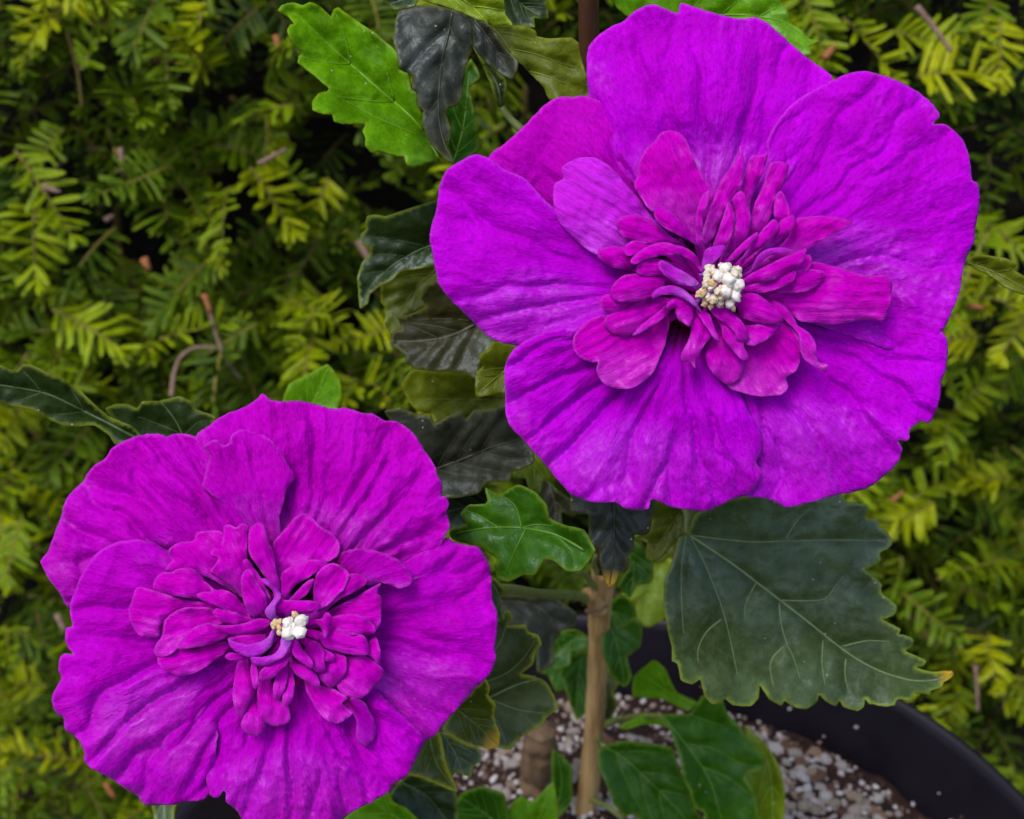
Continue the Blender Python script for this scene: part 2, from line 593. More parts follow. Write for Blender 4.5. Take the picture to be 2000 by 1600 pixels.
def sprig_frame(r, yaw_sd=55, up_mean=-0.05):
    yaw = r.gauss(0, yaw_sd)
    yaw = max(-115, min(115, yaw))
    el = r.gauss(up_mean, 0.6)
    d = Vector((math.sin(R(yaw)) * math.cos(el), -math.cos(R(yaw)) * math.cos(el), math.sin(el))).normalized()
    up = Vector((r.gauss(0, 0.45), r.gauss(-0.25, 0.35), 1))
    y = up.cross(d).normalized()
    z = d.cross(y)
    return Matrix((d, y, z)).transposed()


def in_pot(p, m):
    rr = math.hypot(p[0] - POT_C[0], p[1] - POT_C[1])
    return rr < POT_R * (0.78 + 0.22 * p[2] / RIM_Z) + m and p[2] < RIM_Z + 0.02


def visible_px(p):
    q = np.array(p) - CAMP
    depth = q[1] * CT - q[2] * ST
    up = q[1] * ST + q[2] * CT
    return 1000 + FPX * q[0] / depth, 800 - FPX * up / depth


FLW = [((1375, 500), 480), ((525, 1190), 400)]


def hidden(px, py):
    if any(math.hypot(px - c[0], py - c[1]) < rr - 60 for c, rr in FLW):
        return True
    return 940 < px < 1300 and 950 < py < 1500


r = random.Random(5)
spots = []
tries = 0
while len(spots) < 300 and tries < 60000:
    tries += 1
    x = r.uniform(-0.34, 0.34); z = r.uniform(0.0, 0.53)
    y = float(hedge_y(x, z)) + r.uniform(-0.012, 0.05)
    px, py = visible_px((x, y, z))
    if not (-90 < px < 2090 and -90 < py < 1690) or hidden(px, py) or in_pot((x, y - 0.03, z), 0.03):
        continue
    if any((x - s[0])**2 + (y - s[1])**2 * 0.6 + (z - s[2])**2 < 0.0155**2 for s in spots):
        continue
    spots.append((x, y, z))
near = sorted(range(len(spots)), key=lambda i: spots[i][1] + 0.3 * abs(spots[i][0]))
detailed = set()
for i in near:
    px, py = visible_px(spots[i])
    if 60 < px < 1940 and 60 < py < 1540 and not hidden(px, py) and len(detailed) < 9:
        if all(math.dist(spots[i], spots[j]) > 0.06 for j in detailed):
            detailed.add(i)
needle_data = {}
for i, (x, y, z) in enumerate(spots):
    k = r.randrange(SPRIG_N)
    Mx = sprig_frame(r).to_4x4()
    sc_ = r.uniform(0.72, 1.0)
    if i in detailed:
        tw, nd = proto_parts[k]
        me = bpy.data.meshes.new('sprig')
        me.from_pydata([tuple(p) for p in tw[0]], [], tw[1]); me.materials.append(M_TWIGY)
        o = link(bpy.data.objects.new('sprig', me), hedge)
        for j, (v, f, tp) in enumerate(nd):
            if (k, j) not in needle_data:
                nm = bpy.data.meshes.new('needle')
                nm.from_pydata([tuple(p) for p in v], [], f); nm.materials.append(M_NEEDLE)
                a = nm.attributes.new('tip', 'FLOAT', 'POINT'); a.data.foreach_set('value', tp)
                needle_data[(k, j)] = nm
            link(bpy.data.objects.new('needle', needle_data[(k, j)]), o)
    else:
        o = link(bpy.data.objects.new('sprig', protos[k][0]), hedge)
    o.matrix_local = Matrix.Translation(Vector((x, y, z)) - hedge.location) @ Mx @ Matrix.Scale(sc_, 4)

# inner and outlying growth of the hedge, too many sprays to pick apart
VV, FF, MM, TT, RR_ = [], [], [], [], []
off = 0


def add_stuff(x, y, z, r, rv):
    global off
    _, V, F, mats, tips = protos[r.randrange(SPRIG_N)]
    Mx = np.array(sprig_frame(r, 75)) * r.uniform(0.75, 1.05)
    VV.append(V @ Mx.T + np.array([x, y, z]) - np.array(hedge.location))
    FF.extend([tuple(i + off for i in q) for q in F]); MM.extend(mats); TT.extend(tips); RR_.extend([rv] * len(V))
    off += len(V)


r = random.Random(9)
n = 0
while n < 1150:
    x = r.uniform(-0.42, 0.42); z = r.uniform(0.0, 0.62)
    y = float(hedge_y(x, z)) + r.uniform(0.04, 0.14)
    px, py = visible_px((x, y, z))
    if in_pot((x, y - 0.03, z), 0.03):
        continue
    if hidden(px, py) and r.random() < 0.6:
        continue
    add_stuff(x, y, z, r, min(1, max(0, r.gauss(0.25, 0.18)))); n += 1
n = 0
while n < 160:                     # low skirt of the hedge over the ground
    x = r.uniform(-0.45, 0.45); z = r.uniform(0.005, 0.07)
    y = 0.595 + r.uniform(-0.05, 0.03)
    if in_pot((x, y - 0.03, z), 0.03):
        continue
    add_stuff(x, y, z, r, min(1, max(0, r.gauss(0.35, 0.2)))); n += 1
n = 0
while n < 1000:                     # the hedge beyond the frame
    x = r.uniform(-0.8, 0.8); z = r.uniform(0.0, 0.95)
    if abs(x) < 0.40 and z < 0.58:
        continue
    add_stuff(x, float(hedge_y(x, z)) + r.uniform(0, 0.08), z, r, r.random()); n += 1
me = bpy.data.meshes.new('inner_foliage')
me.from_pydata(np.vstack(VV).tolist(), [], FF)
me.materials.append(M_TWIG); me.materials.append(M_NEEDLE_S)
me.polygons.foreach_set('material_index', MM)
for k, a in (('tip', TT), ('rnd', RR_)):
    at_ = me.attributes.new(k, 'FLOAT', 'POINT'); at_.data.foreach_set('value', a)
o = link(bpy.data.objects.new('inner_foliage', me), hedge)
tag(o, kind='stuff')

# added dark backing slab, its near-black colour stands in for deep hedge shade
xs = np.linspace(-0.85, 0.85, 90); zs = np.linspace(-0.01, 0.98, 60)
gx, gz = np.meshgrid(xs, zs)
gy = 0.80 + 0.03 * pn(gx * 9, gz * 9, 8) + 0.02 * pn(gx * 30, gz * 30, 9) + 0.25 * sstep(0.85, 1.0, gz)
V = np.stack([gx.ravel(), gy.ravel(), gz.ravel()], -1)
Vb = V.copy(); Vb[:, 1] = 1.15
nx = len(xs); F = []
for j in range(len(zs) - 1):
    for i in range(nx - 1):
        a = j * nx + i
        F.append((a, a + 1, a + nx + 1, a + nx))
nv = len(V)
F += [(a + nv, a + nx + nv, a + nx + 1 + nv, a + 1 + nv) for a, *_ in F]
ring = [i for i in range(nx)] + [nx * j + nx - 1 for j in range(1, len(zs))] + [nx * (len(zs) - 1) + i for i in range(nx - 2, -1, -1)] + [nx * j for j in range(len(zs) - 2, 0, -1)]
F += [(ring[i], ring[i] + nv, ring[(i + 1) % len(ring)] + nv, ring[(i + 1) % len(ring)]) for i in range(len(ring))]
mesh_obj('shade_backing', np.vstack([V, Vb]), F, M_INNER, hedge)
# branches inside the hedge
r = random.Random(21)
for k in range(34):
    x = r.uniform(-0.42, 0.42); z = r.uniform(0.02, 0.42)
    y = float(hedge_y(x, z)) + 0.17
    p0 = np.array([x, y, z]); dirv = np.array([r.gauss(0, 0.5), -1, r.gauss(0.1, 0.5)]); dirv /= np.linalg.norm(dirv)
    L = r.uniform(0.09, 0.16)
    path = [p0 + dirv * L * t + 0.012 * np.array([math.sin(3 * t + k), 0, math.cos(4 * t + k)]) * t for t in np.linspace(0, 1, 8)]
    v, f = tube(path, np.linspace(r.uniform(.0022, .0035), 0.0012, 8), 6)
    mesh_obj('branch', v, f, M_DEAD if r.random() < 0.35 else M_TWIG, hedge)


def px_path(pts, d, nsub=6):
    """polyline through photograph pixels at hedge depth"""
    q = catmull(pts, 12, closed=False)
    return at(q[:, 0], q[:, 1], np.full(len(q), d))


for pts, d, rad, m in [
    ([(335, 775), (340, 730), (355, 695), (385, 678), (425, 680)], 0.665, 0.0013, M_DEAD),
    ([(1790, 12), (1825, 55), (1858, 102)], 0.60, 0.0016, M_DEAD),
    ([(130, 60), (150, 130), (160, 210)], 0.68, 0.0011, M_TWIG),
    ([(1905, 1300), (1908, 1340), (1910, 1390)], 0.76, 0.0013, M_DEAD),
    ([(405, 590), (418, 640), (440, 700), (470, 740)], 0.71, 0.0012, M_DEAD),
    ([(85, 365), (118, 375)], 0.645, 0.0016, M_DEAD), ([(538, 70), (545, 98)], 0.62, 0.0017, M_RUST),
    ([(398, 575), (412, 612)], 0.66, 0.0017, M_RUST), ([(1890, 596), (1922, 602)], 0.66, 0.0018, M_RUST),
    ([(280, 505), (292, 528)], 0.64, 0.0022, M_RUST), ([(505, 320), (560, 290)], 0.65, 0.0013, M_DEAD),
    ([(1608, 115), (1630, 90)], 0.62, 0.0022, M_RUST), ([(205, 430), (222, 420)], 0.66, 0.0016, M_DEAD),
    ([(235, 290), (242, 345)], 0.66, 0.0018, M_DEAD), ([(1740, 980), (1765, 960)], 0.66, 0.0013, M_RUST),
    ([(110, 1200), (128, 1235)], 0.70, 0.0018, M_DEAD), ([(205, 1530), (225, 1560)], 0.74, 0.0018, M_RUST),
    ([(700, 470), (730, 520), (770, 560)], 0.69, 0.0022, M_DEAD)]:
    P = px_path(pts, d)
    v, f = tube(P, np.linspace(rad, rad * 0.6, len(P)), 6)
    mesh_obj('dead_twig' if m is M_DEAD else 'rusty_twig', v, f, m, hedge)

# ------------------------------------------------------------------ pot and soil
prof = [(0.118, 0.0), (0.121, 0.004), (0.150, RIM_Z - 0.028), (0.1535, RIM_Z - 0.026), (0.1555, RIM_Z - 0.004), (0.1550, RIM_Z - 0.001), (0.1535, RIM_Z),
        (0.1515, RIM_Z - 0.0015), (0.1505, RIM_Z - 0.005), (0.1470, RIM_Z - 0.06), (0.115, 0.006), (0.0, 0.006)]
SEG = 128
V, F = [], []
for (rr, z) in prof:
    for k in range(SEG):
        a = 2 * math.pi * k / SEG
        V.append((POT_C[0] + rr * math.cos(a), POT_C[1] + rr * math.sin(a), z + 0.004))
for i in range(len(prof) - 1):
    for k in range(SEG):
        k2 = (k + 1) % SEG
        F.append((i * SEG + k, i * SEG + k2, (i + 1) * SEG + k2, (i + 1) * SEG + k))
F.append(tuple(range(SEG))[::-1])
pot = mesh_obj('flower_pot', V, F, M_POT, origin=(POT_C[0], POT_C[1], 0))
tag(pot, 'round black plastic nursery pot holding the flowering shrub', 'pot')


def soil_z(x, y):
    rr = np.hypot(x - POT_C[0], y - POT_C[1])
    return SOIL_Z - 0.009 * sstep(0.06, 0.15, rr) + 0.004 * pn(x * 40, y * 40, 3) + 0.003 * pn(x * 110, y * 110, 4)


NR, NA = 60, 150
V, F = [(POT_C[0], POT_C[1], float(soil_z(POT_C[0], POT_C[1])))], []
for i in range(1, NR + 1):
    rr = 0.1485 * i / NR
    a = np.linspace(0, 2 * math.pi, NA, endpoint=False)
    x = POT_C[0] + rr * np.cos(a); y = POT_C[1] + rr * np.sin(a)
    V += list(zip(x, y, soil_z(x, y)))
for k in range(NA):
    F.append((0, 1 + k, 1 + (k + 1) % NA))
for i in range(NR - 1):
    for k in range(NA):
        a = 1 + i * NA; k2 = (k + 1) % NA
        F.append((a + k, a + NA + k, a + NA + k2, a + k2))
soil = mesh_obj('potting_soil', V, F, M_SOIL, origin=(POT_C[0], POT_C[1], SOIL_Z))
tag(soil, 'dark reddish potting soil strewn with pale grit inside the black pot', kind='structure')


def rock_mesh(seed, flat=0.8, sub=2, amp=0.22):
    bm = bmesh.new()
    bmesh.ops.create_icosphere(bm, subdivisions=sub, radius=1)
    rr = random.Random(seed)
    axes = [Vector((rr.gauss(0, 1), rr.gauss(0, 1), rr.gauss(0, 1))).normalized() for _ in range(9)]
    for v in bm.verts:
        c = v.co.copy()
        for ax in axes:
            dd = c.dot(ax)
            if dd > 0.72:
                c -= ax * (dd - 0.72) * 0.9
        c *= 1 + rr.uniform(-amp, amp) * 0.25
        c.z *= flat
        c.x *= 1.25
        v.co = c
    m = bpy.data.meshes.new('rock')
    bm.to_mesh(m); bm.free()
    return m


grit_me = [rock_mesh(s, random.uniform(0.6, 0.9)) for s in range(6)]
for m in grit_me:
    m.name = 'grit_stone'; m.materials.append(M_GRIT)
chip_me = [rock_mesh(40 + s, 0.3, 2, 0.9) for s in range(5)]
for m in chip_me:
    m.name = 'bark_chip'; m.materials.append(M_CHIP)


def ground_at_px(px, py, z):
    rv = rays(px, py)
    return CAMP + rv * ((z - CZ) / rv[2])


r = random.Random(31)
placed = []
cnt = 0
while cnt < 300:
    if r.random() < 0.86:
        px, py = r.uniform(1400, 1900), r.uniform(1330, 1640)
        lim = (px - 1430) / 1.35 + 1330
        if py > 1600 and r.random() < 0.5:
            continue
    else:
        px, py = r.uniform(850, 1430), r.uniform(1320, 1600)
    p = ground_at_px(px, py, SOIL_Z - 0.004)
    rr = math.hypot(p[0] - POT_C[0], p[1] - POT_C[1])
    if rr > 0.141 or (rr > 0.128 and r.random() < 0.6):
        continue
    rad = r.choice((0.0013, 0.0016, 0.0019, 0.0022, 0.0028)) * r.uniform(0.85, 1.15)
    chip = r.random() < 0.14
    if any((p[0] - q[0])**2 + (p[1] - q[1])**2 < ((rad + q[2]) * 0.58)**2 for q in placed):
        if r.random() < 0.97:
            continue
    placed.append((p[0], p[1], rad))
    z = float(soil_z(p[0], p[1])) + rad * 0.35
    o = link(bpy.data.objects.new('bark_chip' if chip else 'grit_stone', r.choice(chip_me if chip else grit_me)), soil)
    o.location = Vector((p[0], p[1], z)) - soil.location
    o.rotation_euler = (r.uniform(-.5, .5), r.uniform(-.5, .5), r.uniform(0, 6.28))
    k = rad * (1.35 if chip else 1)
    o.scale = (k, k, k)
    cnt += 1
# the many smaller crumbs between them, one mesh
VV, FF, off = [], [], 0
base_me = [np.array([tuple(v.co) for v in m.vertices]) for m in [rock_mesh(70 + s, 0.8, 1) for s in range(4)]]
base_f = [tuple(p.vertices) for p in rock_mesh(70, 0.8, 1).polygons]
for k in range(11000):
    a = r.uniform(0, 6.283); rr = 0.146 * math.sqrt(r.random())
    x, y = POT_C[0] + rr * math.cos(a), POT_C[1] + rr * math.sin(a)
    s = r.uniform(0.0005, 0.0016)
    lift = 0.0
    if k < 60:                   # a little grit clinging to the inside of the pot
        a = r.uniform(-0.9, 1.9); rr = 0.1478; s *= 0.8; lift = r.random()**3 * 0.020
        x, y = POT_C[0] + rr * math.cos(a), POT_C[1] + rr * math.sin(a)
    V = base_me[k % 4] * s
    ca, sa = math.cos(a * 7), math.sin(a * 7)
    V = V @ np.array([[ca, sa, 0], [-sa, ca, 0], [0, 0, 1]]) + np.array([x, y, float(soil_z(x, y)) + s * 0.3 + lift])
    VV.append(V); FF.extend([tuple(i + off for i in q) for q in base_f]); off += len(V)
t = NT('soil_crumbs')
g = t.n('ShaderNodeNewGeometry')
c = t.ramp(g.outputs['Random Per Island'], [(0, (0.03, 0.013, 0.01)), (0.35, (0.09, 0.045, 0.03)), (0.52, (0.28, 0.20, 0.16)), (0.72, (0.48, 0.45, 0.45)), (1.0, (0.56, 0.55, 0.54))])
t.l(c, t.b.inputs['Base Color']); t.set(Roughness=0.8)
o = mesh_obj('soil_crumbs', np.vstack(VV), FF, t.m, soil, smooth=False)
tag(o, kind='stuff')

# ------------------------------------------------------------------ the shrub: stems
STEM = [(1138, 1600, .516), (1150, 1540, .506), (1160, 1420, .486), (1168, 1290, .466), (1172, 1180, .448), (1180, 1110, .436)]
STEM2 = [(1180, 1110, .436), (1185, 1000, .424), (1180, 850, .405), (1172, 600, .378), (1165, 350, .356), (1152, 150, .338), (1150, 60, .331), (1149, -40, .324), (1147, -160, .316), (1150, -420, .300)]


def stem_at(py):
    S = STEM + STEM2[1:]
    ys = [-s[1] for s in S]
    return at(np.interp(-py, ys, [s[0] for s in S]), py, np.array(np.interp(-py, ys, [s[2] for s in S])))


base = ground_at_px(1136, 1610, SOIL_Z - 0.006)
shrub = bpy.data.objects.new('hibiscus_shrub', None)
link(shrub); shrub.location = base
tag(shrub, 'potted hibiscus shrub with two large double purple flowers and serrated leaves', 'shrub')


def px_tube(pts, radii, seg=10, step=10, wob=0.0):
    P = np.array(pts, float)
    q = catmull(P[:, :2], step, closed=False)
    # interpolate depth by arc length
    def arc(a): return np.concatenate([[0], np.cumsum(np.hypot(*np.diff(a, axis=0).T))])
    s0, s1 = arc(P[:, :2]), arc(q)
    d = np.interp(s1 / s1[-1], s0 / s0[-1], P[:, 2])
    rad = np.interp(s1 / s1[-1], np.linspace(0, 1, len(radii)), radii)
    W = at(q[:, 0], q[:, 1], d)
    if wob:
        rad = rad * (1 + wob * pn(s1 * 0.03, s1 * 0 + 3.3, 6) + wob * pn(s1 * 0.09, s1 * 0 + 7.3, 7))
    return tube(W, rad, seg)


mesh_obj('stem', *px_tube(STEM, [.0040, .0036, .0034, .0034, .0036, .0040], 14, 8, 0.05), M_STEM, shrub, base)
mesh_obj('upper_stem', *px_tube(STEM2, [.0038, .0033, .0030, .0026, .0023, .0022], 12, 12, 0.05), M_STEM2, shrub)
# knobbly joint, cut spur and fine shoots at the fork
mesh_obj('spur', *px_tube([(1172, 1190, .446), (1160, 1172, .441), (1148, 1160, .437)], [.0030, .0026, .0024], 10, 5), M_STEM, shrub)
v1 = px_tube([(1146, 1194, .446), (1160, 1191, .4415), (1175, 1187, .4412), (1187, 1180, .446)], [.0008, .0011, .0011, .0008], 6, 5)
mesh_obj('bark_scar', *v1, M_STUMP, shrub)
mesh_obj('peduncle', *px_tube([(1162, 1172, .447), (1120, 1163, .425), (1050, 1159, .388), (980, 1150, .355), (900, 1165, .33), (700, 1190, .318), (575, 1210, .316)],
                              [.0016, .0013, .0013, .0016, .0016, .002, .003], 10, 10), M_GREENSTEM, shrub)
mesh_obj('peduncle', *px_tube([(1182, 900, .412), (1230, 780, .37), (1290, 680, .325), (1350, 610, .304)], [.0022, .002, .0022, .003], 10, 12), M_GREENSTEM, shrub)
for pts in ([(1168, 1160, .443), (1150, 1130, .43), (1130, 1115, .42)], [(1176, 1130, .438), (1160, 1105, .43), (1162, 1085, .425)],
            [(1170, 1415, .487), (1190, 1410, .48), (1215, 1400, .47)], [(1150, 1560, .508), (1185, 1575, .49), (1215, 1598, .48)],
            [(1165, 1440, .487), (1178, 1455, .48), (1190, 1468, .47)]):
    mesh_obj('shoot', *px_tube(pts, [.0013, .0010, .0008], 7, 6), M_GREENSTEM, shrub)
# sawn-off old stem
V, F = px_tube([(1042, 1570, .53), (1046, 1520, .522), (1052, 1470, .513), (1056, 1424, .505)], [.0058, .0056, .0060, .0052], 18, 5, 0.2)
V = np.array(V) + np.stack([0.0012 * pn(np.array(V)[:, 0] * 900, np.array(V)[:, 2] * 130, s) for s in (1, 2, 3)], -1)
mesh_obj('cut_stump', V, F, M_STUMP, shrub)

# ------------------------------------------------------------------ leaves
ZA = (500, 0, .35); ZB = (650, 350, .40625); ZC = (800, 900, .4375); ZD = (1250, 950, .40625)
Z1 = (820, 0, .375); Z2 = (1400, 0, .375); Z9 = (480, 1150, .28125); ZE = (0, 600, .25); PX = (0, 0, 1)


def zp(Z, pts):
    return np.array([(Z[0] + Z[2] * x, Z[1] + Z[2] * y) for x, y in pts])


def leaf(Z, pts, mid, d, style, gx=0.0, gy=0.0, fold=0.03, veins=None, pet=None, curl=0.0, label=None, wav=1.0, tipy=False):
    """pts: traced outline, mid: midrib base -> tip; d: depth at the midrib's middle (m);
    gx, gy: slope of the blade in mm per 100 px; fold: V-fold (mm per px)"""
    P = zp(Z, pts); Mid = catmull(zp(Z, mid), 10, closed=False)
    out = catmull(P, 5, ten=0.45)
    out = out + 0.8 * np.stack([pn(out[:, 0] / 8, out[:, 1] / 8, 31), pn(out[:, 0] / 8, out[:, 1] / 8, 32)], -1)
    V2, F = fill(out, 7)
    c = Mid[len(Mid) // 2]
    seed = (hash((round(c[0]), round(c[1]))) % 97)
    span = np.ptp(P, axis=0).max()
    if veins is None:
        veins = []
        n = len(Mid)
        for q in (0.16, 0.38, 0.62):
            i = int(q * (n - 1)); b = Mid[i]
            tdir = Mid[min(i + 3, n - 1)] - Mid[max(i - 3, 0)]
            tdir /= np.linalg.norm(tdir) + 1e-9
            nd = np.array([-tdir[1], tdir[0]])
            for s in (-1, 1):
                dr = tdir * 0.75 + nd * s * 0.66
                L = 0
                while L < span * 0.6 and inside(out, (b + dr * (L + 8))[None])[0]:
                    L += 8
                if L > 30:
                    L *= 0.86
                    tt = np.linspace(0, 1, 7)[:, None]
                    veins.append(b + dr * L * tt + tdir * L * 0.28 * tt**2 * 1.0)
    else:
        veins = [catmull(zp(Z, v), 10, closed=False) for v in veins]

    def zf(Q):
        """height towards the viewer in mm"""
        dm = dist_poly(Q, Mid)
        z = fold * dm - 0.9 * np.exp(-(dm / 10)**2)
        dv = np.full(len(Q), 99.0)
        for v in veins:
            dv = np.minimum(dv, dist_poly(Q, v))
        z = z - 0.55 * np.exp(-(dv / 9)**2) + 1.0 * np.clip(dv / 45, 0, 1)**0.7
        z = z + wav * (1.6 * pn(Q[:, 0] / 120, Q[:, 1] / 120, seed) + 0.75 * pn(Q[:, 0] / 42, Q[:, 1] / 42, seed + 1) + 0.28 * pn(Q[:, 0] / 17, Q[:, 1] / 17, seed + 3))
        e = dist_poly(Q, out, True)
        z = z + wav * 1.3 * pn(Q[:, 0] / 50, Q[:, 1] / 50, seed + 2) * np.exp(-e / 28)
        rr = np.hypot(*(Q - c).T)
        z = z - curl * (rr / 100)**2
        return z - gx * (Q[:, 0] - c[0]) / 100 - gy * (Q[:, 1] - c[1]) / 100, e

    z, e = zf(V2)
    W = at(V2[:, 0], V2[:, 1], d - z / 1000)
    nm = mesh_obj('leaf', W, orient(W, F), LM[style], shrub, origin=W[np.argmin(np.hypot(*(V2 - Mid[0]).T))], attrs={'tipd': np.clip(1.25 - np.hypot(*(V2 - Mid[-1]).T) / 26, 0, 1) * (1.0 if tipy else 0.0), 'edge': np.clip(e / (5.5 + 5 * pn(V2[:, 0] / 60, V2[:, 1] / 60, 77)).clip(2.5), 0, 1)})
    sol = nm.modifiers.new('thickness', 'SOLIDIFY'); sol.thickness = 0.00035; sol.offset = -1
    if label:
        nm['label'] = label
    parts = []
    for k, v in enumerate([Mid] + veins):
        v = np.array(v)
        keep = inside(out, v)
        v = v[keep]
        if len(v) < 3:
            continue
        zz, _ = zf(v)
        r0 = 0.00036 if k == 0 else (0.00013 if style in ('brown', 'slate', 'dark') else 0.00020)
        W2 = at(v[:, 0], v[:, 1], d - (zz + (0.12 if k == 0 else 0.22)) / 1000)
        parts.append(tube(W2, np.linspace(r0, r0 * 0.35, len(v)), 5))
    if parts:
        mesh_obj('vein_network', *join(parts), M_VEIN[style], nm)
    if pet is not None:
        z0, _ = zf(Mid[:1])
        a = [(Mid[0][0], Mid[0][1], d - z0[0] / 1000 + 0.0006)] + list(pet)
        mesh_obj('petiole', *px_tube(a, [.0008, .0009, .0011], 7, 8), M_GREENSTEM, nm)
    return nm


def orient(W, F):
    W = np.asarray(W)
    a, b, c = (W[F[0][i]] for i in range(3))
    if np.cross(b - a, c - a) @ (CAMP - a) < 0:
        return [f[::-1] for f in F]
    return F


leaf(ZA, [(120,60),(150,30),(210,20),(260,30),(300,12),(350,35),(385,60),(420,92),(428,60),(455,42),(500,75),(550,110),(610,150),(680,200),(740,250),(790,300),(800,390),(850,410),(865,500),(900,520),(905,600),(930,640),(940,720),(970,780),(1000,850),(1030,905),(990,905),(940,925),(880,932),(840,915),(828,873),(790,870),(740,855),(700,843),(640,850),(610,810),(610,770),(595,730),(612,695),(560,690),(480,690),(440,680),(425,640),(370,635),(315,610),(315,565),(350,520),(400,508),(408,490),(370,460),(300,400),(235,345),(240,310),(262,297),(210,250),(185,200),(175,165),(190,140),(217,130),(180,90)],
     [(1030,903),(900,690),(700,510),(450,290),(300,150),(190,55)], .328, 'bright', gx=0.8, gy=-0.5, fold=0.07, label='bright green toothed leaf standing clear against the dark hedge')
leaf(ZA, [(800,60),(860,30),(1000,30),(1090,50),(1190,80),(1215,250),(1180,330),(1165,420),(1155,480),(1140,560),(1110,590),(1070,600),(1065,650),(1085,720),(1080,790),(1060,800),(1110,915),(1060,890),(1010,840),(970,805),(945,740),(925,680),(935,620),(905,600),(895,520),(870,490),(870,420),(830,405),(800,380),(790,310),(780,270),(760,210),(770,170),(780,100)],
     [(1098,50),(1075,180),(1040,330),(1022,500),(1020,650),(1050,800),(1108,912)], .314, 'slate', fold=-0.02, gx=-0.5, pet=[(890, -30, .318), (1000, -70, .32)], label='drooping slate dark leaf curling over the bright toothed leaf')
leaf(ZA, [(1170,70),(1240,100),(1310,150),(1400,280),(1460,340),(1450,400),(1430,440),(1390,425),(1350,400),(1300,360),(1280,340),(1220,260)], [(1190,80),(1300,220),(1430,430)], .322, 'slate')
leaf(ZA, [(680,-40),(900,-40),(890,30),(840,45),(780,55),(740,35)], [(880,-40),(800,0),(740,35)], .300, 'dark')
leaf(ZA, [(1340,-40),(1600,-40),(1630,50),(1630,105),(1590,105),(1550,100),(1555,150),(1480,145),(1400,130)], [(1400,-40),(1500,40),(1600,100)], .325, 'dark')
leaf(ZA, [(860,-40),(1350,-40),(1390,80),(1428,142),(1310,142),(1270,120),(1150,70),(1050,30),(920,0)], [(1000,-40),(1160,0),(1300,138)], .296, 'yellow', gy=2.0, label='lit yellow green upper face of the folded leaf')
leaf(ZA, [(1308,140),(1380,140),(1500,145),(1560,170),(1570,205),(1640,215),(1760,210),(1800,240),(1815,330),(1845,430),(1870,560),(1645,560),(1600,480),(1500,380),(1400,260)], [(1310,145),(1450,300),(1640,560)], .302, 'olive', gx=1.5, fold=0.0)
leaf(ZA, [(1210,260),(1290,340),(1390,440),(1395,520),(1378,605),(1350,590),(1300,440)], [(1370,600),(1340,460),(1220,280)], .340, 'dark', pet=[(993, 228, .338), (1020, 255, .336)])
leaf(ZA, [(1040,560),(1150,400),(1200,330),(1250,430),(1190,490),(1210,600),(1240,720),(1245,830),(1200,870),(1115,930),(1060,800)], [(1100,920),(1160,700),(1190,400)], .345, 'mid')
leaf(ZB, [(500,105),(400,130),(310,160),(250,180),(200,170),(165,180),(155,215),(160,240),(130,270),(140,315),(180,335),(170,370),(140,400),(120,470),(125,540),(130,620),(165,600),(180,550),(230,510),(280,490),(320,450),(400,430),(470,420),(540,390),(560,200)],
     [(520,300),(400,350),(290,415),(190,510),(140,600)], .345, 'dark', gx=-1.0, label='blue tinged dark leaf jutting left beside the upper flower')
leaf(ZB, [(300,430),(500,400),(540,500),(440,520),(430,580),(450,612),(380,640),(330,660),(330,712),(280,745),(250,690),(250,620),(230,590),(235,510)], [(500,430),(380,550),(270,730)], .362, 'olive')
leaf(ZB, [(520,490),(620,590),(700,690),(800,780),(720,850),(690,960),(640,932),(520,922),(400,912),(350,880),(350,850),(280,790),(290,740),(330,715),(310,665),(370,655),(450,607),(425,575),(440,520),(480,500)],
     [(760,650),(680,700),(560,755),(430,777),(300,780)], .350, 'brown', label='dark brownish leaf with a pale midrib left of the upper flower')
leaf(ZB, [(780,780),(890,800),(890,830),(850,900),(850,1020),(780,1035),(690,1045),(685,1000),(690,930),(722,902),(700,860),(740,820)], [(860,900),(780,960),(690,1040)], .330, 'olive')
leaf(ZB, [(380,918),(500,925),(620,925),(680,960),(690,1040),(740,1035),(840,1030),(835,1090),(720,1130),(600,1130),(540,1150),(490,1175),(470,1130),(400,1110),(330,1000)], [(800,1060),(600,1060),(400,1060)], .372, 'olive')
leaf(ZB, [(250,1120),(320,1100),(400,1130),(470,1140),(488,1177),(560,1140),(620,1120),(642,1152),(680,1110),(730,1110),(820,1095),(860,1160),(920,1250),(965,1320),(960,1360),(910,1390),(860,1410),(850,1450),(740,1460),(700,1510),(600,1530),(540,1530),(440,1500),(380,1300),(290,1180)],
     [(440,1420),(520,1385),(640,1340),(760,1290),(900,1250)], .345, 'slate', label='slate grey leaf bridging the gap between both flowers')
leaf(ZB, [(960,1290),(1010,1340),(1070,1410),(1040,1450),(1010,1450),(990,1510),(950,1500),(930,1440),(870,1440),(855,1410),(910,1390)], [(960,1310),(970,1400),(970,1500)], .362, 'yellow')
leaf(ZC, [(340,120),(400,150),(480,110),(560,140),(610,200),(625,260),(700,290),(780,310),(825,400),(800,450),(760,490),(700,492),(650,450),(600,440),(560,510),(510,510),(440,540),(390,530),(380,470),(390,440),(340,400),(320,380),(250,370),(190,350),(178,320),(225,295),(250,280),(225,240),(260,200),(330,195),(347,180)],
     [(780,400),(650,330),(500,300),(350,300),(200,325)], .308, 'mid', gx=-6, veins=[[(500,300),(470,200),(400,150)],[(520,300),(470,400),(420,520)],[(500,300),(560,285),(640,290)],[(650,330),(720,400),(740,470)],[(400,300),(300,240),(240,220)]], fold=0.01, label='glossy lobed green leaf touching the edge of the lower flower')
